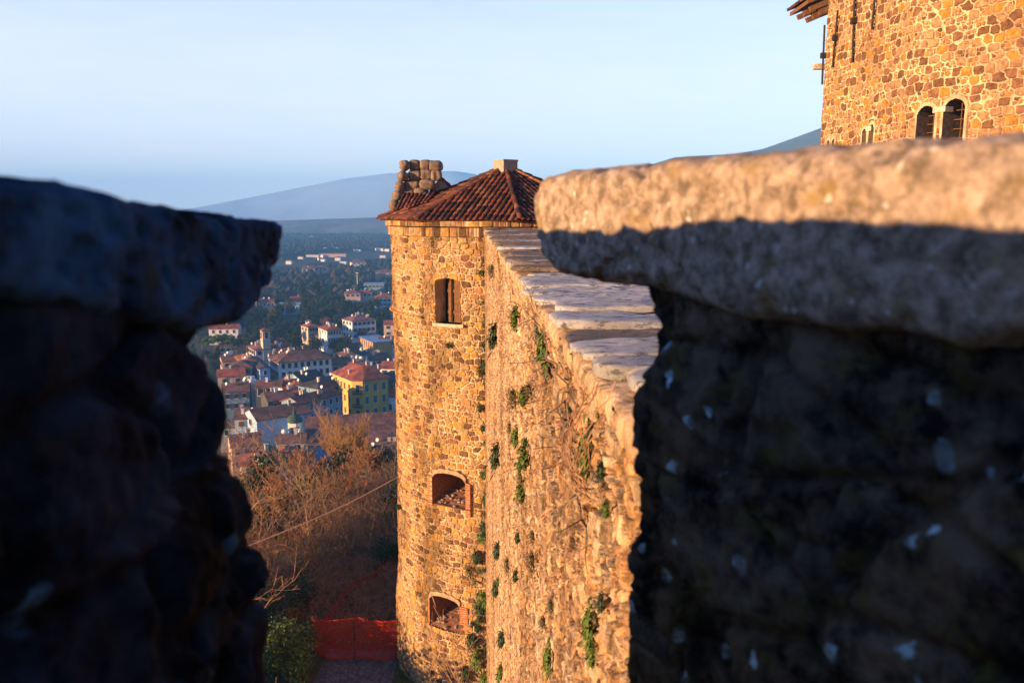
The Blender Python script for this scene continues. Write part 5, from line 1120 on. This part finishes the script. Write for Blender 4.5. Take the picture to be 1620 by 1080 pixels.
for i in range(34):
    Y = random.uniform(235, 520); P = at(random.uniform(296, 350), 560, Y)
    if clear(P[0], Y, 1): tree(random.choice(('round', 'round2', 'cone')), P[0], Y, random.uniform(.6, .9), 'tree rising behind the rough edge of the left merlon', group='trees behind the left merlon edge')
rgs = random.Random(91)
SL = ('low dark ivy mound on the slope left of the straight bare tree', 'dark ivy mound below the beige house', 'dark shrub between the bare trees in the middle of the slope', 'black-green shrub right of the poplars', 'dark shrub under the long annex', 'green-black mound at the left edge of the slope', 'dark ivy mound half hidden in the brambles', 'dark shrub behind the forked orange trunk')
for i, (px, py, Y, s) in enumerate(((440, 860, 44, 1.5), (420, 790, 58, 2.0), (505, 815, 50, 1.8), (590, 775, 62, 2.4), (608, 745, 75, 3.0), (405, 850, 42, 1.3), (560, 850, 46, 1.4), (530, 795, 60, 2.0))):
    x = at(px, py, Y)[0]; shrub('evergreen_shrub', x, Y, tz(x, Y) + s * .5, s, s, s * .95, 2600, .06 * s + .03, 'leaf_dark' if i % 3 else 'leaf_olive', SL[i], 120 + i)
# grass at the foot of the tower
rg = np.random.default_rng(8); n = 9000; X = rg.uniform(-4.4, -1.0, n); Y = rg.uniform(23.5, 30, n); keep_ = (X - TC[0]) ** 2 + (Y - TC[1]) ** 2 > 4.3 ** 2; X, Y = X[keep_], Y[keep_]; n = len(X)
a = rg.uniform(0, 6.28, n); h = rg.uniform(.05, .16, n); dx, dy = np.cos(a) * .012, np.sin(a) * .012; lx, ly = rg.normal(size=n) * .05, rg.normal(size=n) * .05
V = np.stack([np.stack([X - dx, Y - dy, YARD + 0 * X], 1), np.stack([X + dx, Y + dy, YARD + 0 * X], 1), np.stack([X + lx, Y + ly, YARD + h], 1)], 1).reshape(-1, 3)
o = obj('grass', V, np.arange(3 * n).reshape(n, 3), MATS['leaf_green'], None, False, {'rid': np.repeat(rg.uniform(0, 1, n), 3)}); tag(o, 'short green grass at the foot of the tower', 'grass', kind='stuff')
# the paved path
m, nt, b = nodes_of('cobbles'); v = coords(nt); vo = N(nt, 'ShaderNodeTexVoronoi', feature='DISTANCE_TO_EDGE'); vo.inputs['Scale'].default_value = 5; nt.links.new(v, vo.inputs['Vector'])
r1 = ramp(nt, [(.02, (.05, .045, .04)), (.12, (.13, .115, .10))]); nt.links.new(vo.outputs['Distance'], r1.inputs[0]); n1 = noise(nt, v, 2, 5); r2 = ramp(nt, [(.35, (.5, .5, .5)), (.7, (1.1, 1.1, 1.1))]); nt.links.new(n1.outputs['Fac'], r2.inputs[0])
nt.links.new(mix(nt, 1, r1.outputs[0], r2.outputs[0], 'MULTIPLY'), b.inputs['Base Color']); bump(nt, b, vo.outputs['Distance'], .8, .05)
cl = [(-6.0, 14), (-6.0, 22), (-5.9, 27), (-5.8, 30.2)]; V = []
for i, (x, y) in enumerate(cl):
    a_ = np.array(cl[max(0, i - 1)]); b_ = np.array(cl[min(len(cl) - 1, i + 1)]); d = (b_ - a_) / np.linalg.norm(b_ - a_); nn = np.array([-d[1], d[0]]); w_ = 1.45
    for s in (1, -1): V.append((x + nn[0] * w_ * s, y + nn[1] * w_ * s, YARD + .02))
o = obj('path', np.array(V), [[2 * i, 2 * i + 1, 2 * i + 3, 2 * i + 2] for i in range(len(cl) - 1)], m, None); tag(o, kind='structure')
# orange safety netting
m, nt, b = nodes_of('orange_net'); b.inputs['Base Color'].default_value = (.38, .03, .012, 1); b.inputs['Roughness'].default_value = .5
def netting(name, base, h, label, seed, cellw=.075, sag=.08, wid=.022):
    B = np.array(base, float); seg = np.linalg.norm(np.diff(B[:, :2], axis=0), axis=1); cum = np.concatenate([[0], np.cumsum(seg)]); L = cum[-1]; nu = int(L / cellw); nv = int(h / cellw); rg = random.Random(seed); mb = MB()
    def pt(u, v):
        s = u * cellw; x = np.interp(s, cum, B[:, 0]); y = np.interp(s, cum, B[:, 1]); z = np.interp(s, cum, B[:, 2])
        o_ = .3 * float(fbm(np.array([s * 1.3]), np.array([v * .11]), np.array([seed * 1.]), 3, seed)[0]); t = v / nv
        return np.array([x + o_, y + o_ * .9, z + .05 + v * cellw * (1 - .06 * t) - sag * math.sin(math.pi * (s % 1.6) / 1.6) * t])
    G = [[pt(u, v) for v in range(nv + 1)] for u in range(nu + 1)]
    up = np.array([0, 0, wid]); 
    for u in range(nu + 1):
        for v in range(nv):
            a_, b_ = G[u][v], G[u][v + 1]; dx = np.array([wid * .5, wid * .2, 0]); mb.add([a_ - dx, a_ + dx, b_ + dx, b_ - dx], [[0, 1, 2, 3]])
    for v in range(nv + 1):
        for u in range(nu): a_, b_ = G[u][v], G[u + 1][v]; k = 1.8 if v in (0, nv) else .6; mb.add([a_ - up * k, b_ - up * k, b_ + up * k, a_ + up * k], [[0, 1, 2, 3]])
    t = thing(name, (B[0][0], B[0][1], B[0][2]), label, 'barrier'); mb.build('net', m_net, t)
    for i in range(int(L / 1.6) + 1):
        s = min(L, i * 1.6); x = np.interp(s, cum, B[:, 0]); y = np.interp(s, cum, B[:, 1]); z = np.interp(s, cum, B[:, 2]); p_ = MB(); p_.tube([(x, y + .03, z - .1), (x, y + .03, z + h * .98)], .02, 5); p_.build('post', MATS['iron'], t)
m_net = m
na = at(497, 1040, 29.6); nb_ = at(631, 1036, 29.4)
netting('safety_netting', [(na[0], 29.6, YARD), (nb_[0], 29.4, YARD)], 1.75, 'sunlit orange safety netting closing the path beside the tower', 5)
netting('safety_netting', [(na[0] - .05, 29.8, YARD), (-7.6, 31.5, YARD), (-7.3, 34, YARD), (-5.4, 37.6, YARD), (-1.5, 39.2, YARD), (1.5, 39.3, YARD)], .8, 'dark red netting curving away behind the path', 9, .1)
b_ = MB(); P = atz(481, 1012, YARD + .1); b_.tube([(P[0], 29.0, YARD - .2), (P[0] - .03, 29.0, YARD + 1.75)], .06, 6); o = b_.build('wooden_stake', MATS['bark_pale']); tag(o, 'sunlit wooden stake at the corner of the netting', 'stake')
P0 = at(627.5, 755, 30.2); P1 = at(395, 862, 21); pts = [P0 + (P1 - P0) * t + np.array([0, 0, -.12 * math.sin(math.pi * t)]) for t in np.linspace(-.02, 1.25, 24)]
b_ = MB(); b_.tube(pts, .017, 5); o = b_.build('cable', simple('pale_cable', (.62, .5, .36), .1, 2)); tag(o, 'pale cable running from the tower down to the left', 'cable')
# plants rooted in the walls ------------------------------------------------------
def tuft_mesh(seed, n=70, ln=.16, w=.02, m='leaf_green', hang=.6):
    rg = np.random.default_rng(seed); V = []; Fq = []; A = []
    for i in range(n):
        a = rg.uniform(0, 6.28); el = rg.uniform(-.4, 1.2); d = np.array([-abs(math.cos(a)) * math.cos(el) * .8 - .1, math.sin(a) * math.cos(el) * .9, math.sin(el)]); p = rg.normal(size=3) * .034; p[0] = -abs(p[0]) * .6; L = ln * rg.uniform(.5, 1.3); s = np.cross(d, (0, .2, 1)); s /= np.linalg.norm(s) + 1e-6; k = len(V); c = rg.uniform()
        for t, ww in ((0, .3), (.35, 1), (.7, .8), (1, .05)):
            q = p + d * L * t + np.array([0, 0, -hang * L * t * t]); V += [q - s * w * ww, q + s * w * ww]; A += [c, c]
        Fq += [[k, k + 1, k + 3, k + 2], [k + 2, k + 3, k + 5, k + 4], [k + 4, k + 5, k + 7, k + 6]]
    me = make_mesh('wall_plant', np.array(V), Fq, False, {'rid': A}); me.materials.append(MATS[m]); return me
TM = [tuft_mesh(1, 200, .05, .009), tuft_mesh(2, 260, .045, .010), tuft_mesh(3, 160, .07, .004, 'leaf_olive', .3), tuft_mesh(4, 260, .05, .010, 'leaf_dark', .8), tuft_mesh(5, 420, .055, .009, 'leaf_green', .8)]
def onwall(px, py): return hitplane(px, py, np.array([WX(0.) , 0.]), wn)
def tuft(P, mi, s, label, group=None, sz=1.0, rz=0):
    o = bpy.data.objects.new('wall_plant', TM[mi]); COL.objects.link(o); o.location = Vector([float(c) for c in P]); o.scale = (s, s, s * sz); o.rotation_euler.z = rz; tag(o, label, 'plant', group)
WG = 'small tufts in the joints of the rampart'; WL_ = 'small green tuft rooted in a joint of the sunlit rampart face'
for (px, py, mi, s, sz, lb) in ((946, 985, 4, .55, 1.6, 'largest leafy plant low on the rampart beside the right merlon'), (949, 1030, 1, .5, 1.3, None), (877, 1040, 4, .62, 1.7, 'bushy green plant low in the middle of the rampart'), (869, 545, 4, .7, 1.7, 'green creeper hanging under the coping in a dark crack'), (874, 580, 1, .6, 1.3, None), (862, 520, 3, .7, 1.0, None), (823, 690, 4, 1.0, 1.0, 'spreading green plant halfway up the rampart'), (829, 735, 1, .8, 1.0, None), (812, 678, 2, 1.0, 1, None), (838, 700, 3, .6, .9, None), (822, 500, 1, 1.2, 1.2, None), (836, 625, 1, 1.1, 1.0, None), (820, 632, 2, 1.6, 1, None), (940, 720, 0, .6, 2.2, 'yellow-green plant in the crack left of the right merlon'), (791, 720, 3, 2.2, 1.3, None), (788, 530, 3, 2.4, 1.2, None), (783, 430, 2, 2, 1, None), (792, 870, 3, 1.6, 1.2, None), (790, 930, 3, 1.7, 1.1, None), (799, 1010, 3, 1.4, 1.1, None), (797, 1060, 1, 1.3, 1.2, None), (850, 850, 2, .7, 1, None), (825, 850, 3, .7, 1, None), (808, 895, 2, 1.1, 1.3, None), (822, 910, 3, .8, 1, None), (880, 960, 2, .5, 1.2, None), (905, 560, 2, .7, 1, None), (868, 985, 2, .6, 1, None)):
    tuft(onwall(px, py) + np.array([-.02, 0, 0]), mi, s, lb or WL_, None if lb else WG, sz)
TG = 'dark tufts where the rampart meets the tower'; TL_ = 'dark weedy tuft growing where the rampart meets the tower'
rgt = random.Random(3)
for i in range(46):
    py = rgt.uniform(400, 1075); px = 775 + (py - 400) * .012 + rgt.uniform(-16, 4) - (py > 850) * rgt.uniform(0, 26); s_, z_ = cyl(px, py, TR + .1)
    tuft(ST(s_, z_, .05 + .2 * float(sstep(-12.5, -17, z_))), rgt.choice((0, 1, 2, 3)), rgt.uniform(.7, 1.9), TL_, TG, rgt.uniform(.7, 1.3), s_ / TR + math.pi / 2 * .6)
for i in range(16):
    px = 790 + 190 * rgt.random() ** 1.6; py = rgt.uniform(max(420, 335 + (px - 743) * 1.35), 1070); tuft(onwall(px, py) + np.array([-.015, 0, 0]), rgt.choice((0, 1, 2, 3)), rgt.uniform(.5, 1.2) * (.28 + (980 - px) / 160), WL_, WG, rgt.uniform(.7, 1.3))
for (px, py, mi, s) in ((776, 505, 3, 3.4), (770, 480, 1, 2.0), (770, 545, 3, 2.2), (768, 580, 3, 2.6), (763, 592, 2, 3), (760, 645, 3, 1.6), (772, 700, 3, 2.0), (775, 770, 1, 2.2), (772, 790, 3, 2.8), (768, 835, 3, 2.6), (762, 850, 1, 2.2), (755, 880, 3, 2.6), (745, 905, 2, 3), (765, 945, 1, 3.2), (762, 965, 3, 3), (748, 1010, 3, 3), (757, 1040, 1, 3.4), (740, 1060, 3, 3.2), (770, 1070, 4, 2.6), (775, 930, 1, 2)):
    s_, z_ = cyl(px, py, TR + .1); P = ST(s_, z_, .06 + .2 * float(sstep(-12.5, -17, z_))); tuft(P, mi, s, TL_, TG, 1.1, -s_ / TR * -1 + math.pi / 2 * .6)
for (px, py, s, lb) in ((711, 545, 1.2, 'small dark sprig under the upper window sill of the tower'), (633, 800, 1.3, 'small dark sprig on the left edge of the tower'), (637, 262, 1.4, None)):
    if lb: s_, z_ = cyl(px, py); tuft(ST(s_, z_, .05), 3, s, lb, None, 1, math.pi / 2)
# leafless creeper on the rampart next to the merlon
B = Br(70)
for i in range(15):
    e = onwall(945 + B.rg.uniform(-8, 25), 800 + B.rg.uniform(-25, 5)); st = onwall(925 + B.rg.uniform(-25, 60), 600 + B.rg.uniform(-25, 60)); p = e + np.array([-.03, 0, 0]); n = 12
    bul = B.rg.uniform(.03, .13)
    for k in range(n):
        t = (k + 1) / n; q = e + (st - e) * t + np.array([-.03 - bul * math.sin(t * 3.14), 0, -.05 * math.sin(t * 3.14)]) + B.rg.normal(size=3) * .007; B.seg(p, q, .0025, .002); p = q
for i in range(14):
    c = onwall(905, 770 + 3 * i) ; pass
o = obj('creeper', np.array(B.V), B.F, MATS['twig_pale'], None); tag(o, 'leafless hanging creeper on the rampart beside the right merlon', 'creeper')
B = Br(71)
for (a_, b_) in (((850, 480), (925, 640)), ((855, 500), (880, 600)), ((905, 660), (945, 860)), ((900, 620), (940, 790))):
    pa = onwall(*a_) + np.array([-.05, 0, 0]); pb = onwall(*b_) + np.array([-.05, 0, 0]); p = pa
    for k in range(14):
        q = pa + (pb - pa) * (k + 1) / 14 + B.rg.normal(size=3) * .015; B.seg(p, q, .007, .006); p = q
        if B.rg.random() < .6: dd = B.rg.normal(size=3); dd[0] = -abs(dd[0]) * .5; B.grow(q, dd / np.linalg.norm(dd), .22, .004, 1, 0, .5, .15, (1, 3), .05, .002)
o = obj('creeper', np.array(B.V), B.F, MATS['bark'], None); tag(o, 'thin bare creeper stems trailing down the rampart under the coping', 'creeper')
# sapling at the foot of the tower
B = Br(72); P = at(735, 1078, 25.0); B.grow(np.array([P[0], 25.0, P[2] - 1.6]), np.array([.05, 0, 1.]), 3.4, .035, 2, .2, .6, .1, (6, 9), .3, .007)
o = obj('bare_sapling', np.array(B.V), B.F, MATS['twig_pale'], None); tag(o, 'bare sapling in front of the lowest brick embrasure', 'sapling')
# dry weeds on the roof edge
B = Br(73)
for i in range(16):
    P = at(607 + i * 2.2, 347, 30.6); B.seg(P, P + np.array([B.rg.normal() * .05, 0, B.rg.uniform(.15, .45)]), .008, .004)
o = obj('dry_weeds', np.array(B.V), B.F, MATS['bark_pale'], None); tag(o, 'dry weeds standing on the left eave of the tower roof', 'weeds')
# ================================================================ HAZE
def haze():
    x0, x1, y0, y1, z0, z1 = -5100, 5100, -420, 5300, GZ - 3, 206
    mb = MB(); mb.box(((x0 + x1) / 2, (y0 + y1) / 2, (z0 + z1) / 2), (x1 - x0, y1 - y0, z1 - z0)); m = bpy.data.materials.new('haze'); m.use_nodes = True; nt = m.node_tree; nt.nodes.clear()
    o_ = nt.nodes.new('ShaderNodeOutputMaterial'); v = nt.nodes.new('ShaderNodeVolumePrincipled'); v.inputs['Color'].default_value = (.22, .56, 1.0, 1); v.inputs['Density'].default_value = HAZE; v.inputs['Anisotropy'].default_value = -.25
    nt.links.new(v.outputs[0], o_.inputs['Volume']); o = mb.build('haze', m); tag(o, 'pale blue air haze over the valley', 'haze', kind='stuff'); m.cycles.homogeneous_volume = True
HAZE = 2.6e-4
haze()
# ================================================================ CAMERA, LIGHT, SKY
cam = bpy.data.cameras.new('camera'); co = bpy.data.objects.new('camera', cam); COL.objects.link(co)
cam.sensor_width = 36; cam.lens = F / 1620 * 36; cam.clip_start = .02; cam.clip_end = 60000
co.rotation_euler = (math.pi / 2 - PITCH, 0, 0); scene.camera = co
cam.dof.use_dof = True; cam.dof.focus_distance = 10.0; cam.dof.aperture_fstop = 4.2
sun = bpy.data.lights.new('sun', 'SUN'); so = bpy.data.objects.new('sun', sun); COL.objects.link(so)
sun.energy = 5.0; sun.angle = R(.5); sun.color = (1.0, .64, .31)
sd = Vector((SUN_AZ[0] * math.cos(SUN_EL), SUN_AZ[1] * math.cos(SUN_EL), math.sin(SUN_EL)))
so.rotation_euler = sd.to_track_quat('Z', 'Y').to_euler(); so.location = (-5, -5, 10)
w = bpy.data.worlds.new('World'); scene.world = w; w.use_nodes = True; nt = w.node_tree
bg = nt.nodes['Background']; sk = nt.nodes.new('ShaderNodeTexSky'); sk.sky_type = 'NISHITA'; sk.sun_disc = False
sk.sun_elevation = SUN_EL; sk.sun_rotation = math.atan2(SUN_AZ[0], SUN_AZ[1]); sk.air_density = .6; sk.dust_density = 0; sk.ozone_density = 2.5; sk.altitude = 100
veil = nt.nodes.new('ShaderNodeMix'); veil.data_type = 'RGBA'; veil.inputs[7].default_value = (2.8, 2.72, 2.68, 1)   # bright haze veil low over the horizon
tc = nt.nodes.new('ShaderNodeTexCoord'); sx = nt.nodes.new('ShaderNodeSeparateXYZ'); nt.links.new(tc.outputs['Generated'], sx.inputs[0])
mr = nt.nodes.new('ShaderNodeMapRange'); mr.interpolation_type = 'SMOOTHSTEP'; nt.links.new(sx.outputs[2], mr.inputs[0]); mr.inputs[1].default_value = .12; mr.inputs[2].default_value = .5; mr.inputs[3].default_value = .86; mr.inputs[4].default_value = .04
nz = nt.nodes.new('ShaderNodeTexNoise'); mpn = nt.nodes.new('ShaderNodeMapping'); mpn.inputs['Scale'].default_value = (2.2, 2.2, 15); mpn.inputs['Rotation'].default_value = (0, .12, 0); nt.links.new(tc.outputs['Generated'], mpn.inputs[0]); nt.links.new(mpn.outputs[0], nz.inputs['Vector']); nz.inputs['Detail'].default_value = 6; nz.inputs['Roughness'].default_value = .6
mn = nt.nodes.new('ShaderNodeMapRange'); nt.links.new(nz.outputs['Fac'], mn.inputs[0]); mn.inputs[1].default_value = .3; mn.inputs[2].default_value = .7; mn.inputs[3].default_value = .95; mn.inputs[4].default_value = 1.04
ml = nt.nodes.new('ShaderNodeMath'); ml.operation = 'MULTIPLY'; nt.links.new(mr.outputs[0], ml.inputs[0]); nt.links.new(mn.outputs[0], ml.inputs[1]); nt.links.new(ml.outputs[0], veil.inputs[0])
vc = nt.nodes.new('ShaderNodeValToRGB'); nt.links.new(sx.outputs[2], vc.inputs[0]); vc.color_ramp.elements[0].color = (.98, .93, .86, 1); e_ = vc.color_ramp.elements.new(.09); e_.color = (.86, .88, .86, 1); vc.color_ramp.elements[2].position = .2; vc.color_ramp.elements[2].color = (.77, .83, .85, 1)
vm = nt.nodes.new('ShaderNodeMix'); vm.data_type = 'RGBA'; vm.blend_type = 'MULTIPLY'; vm.inputs[0].default_value = 1; nt.links.new(vc.outputs[0], vm.inputs[6]); vm.inputs[7].default_value = (3.35, 3.35, 3.35, 1); vm.clamp_result = False; az = nt.nodes.new('ShaderNodeMapRange'); az.interpolation_type = 'SMOOTHSTEP'; nt.links.new(sx.outputs[1], az.inputs[0]); az.inputs[1].default_value = -.3; az.inputs[2].default_value = .55; az.inputs[3].default_value = .3; az.inputs[4].default_value = 1.0
vs_ = nt.nodes.new('ShaderNodeVectorMath'); vs_.operation = 'SCALE'; nt.links.new(vm.outputs[2], vs_.inputs[0]); nt.links.new(az.outputs[0], vs_.inputs['Scale']); nt.links.new(vs_.outputs[0], veil.inputs[7])
tn = nt.nodes.new('ShaderNodeMix'); tn.data_type = 'RGBA'; tn.blend_type = 'MULTIPLY'; tn.inputs[0].default_value = 1; tn.inputs[7].default_value = (.55, .8, 1.2, 1); nt.links.new(sk.outputs[0], tn.inputs[6])
nt.links.new(tn.outputs[2], veil.inputs[6]); nt.links.new(veil.outputs[2], bg.inputs['Color']); bg.inputs['Strength'].default_value = .15
scene.view_settings.view_transform = 'Standard'; scene.view_settings.look = 'None'; scene.view_settings.gamma = 1
scene.view_settings.exposure = 1.42
scene.cycles.use_denoising = True
scene.cycles.max_bounces = 5; scene.cycles.diffuse_bounces = 3; scene.cycles.volume_bounces = 2; scene.cycles.transparent_max_bounces = 12
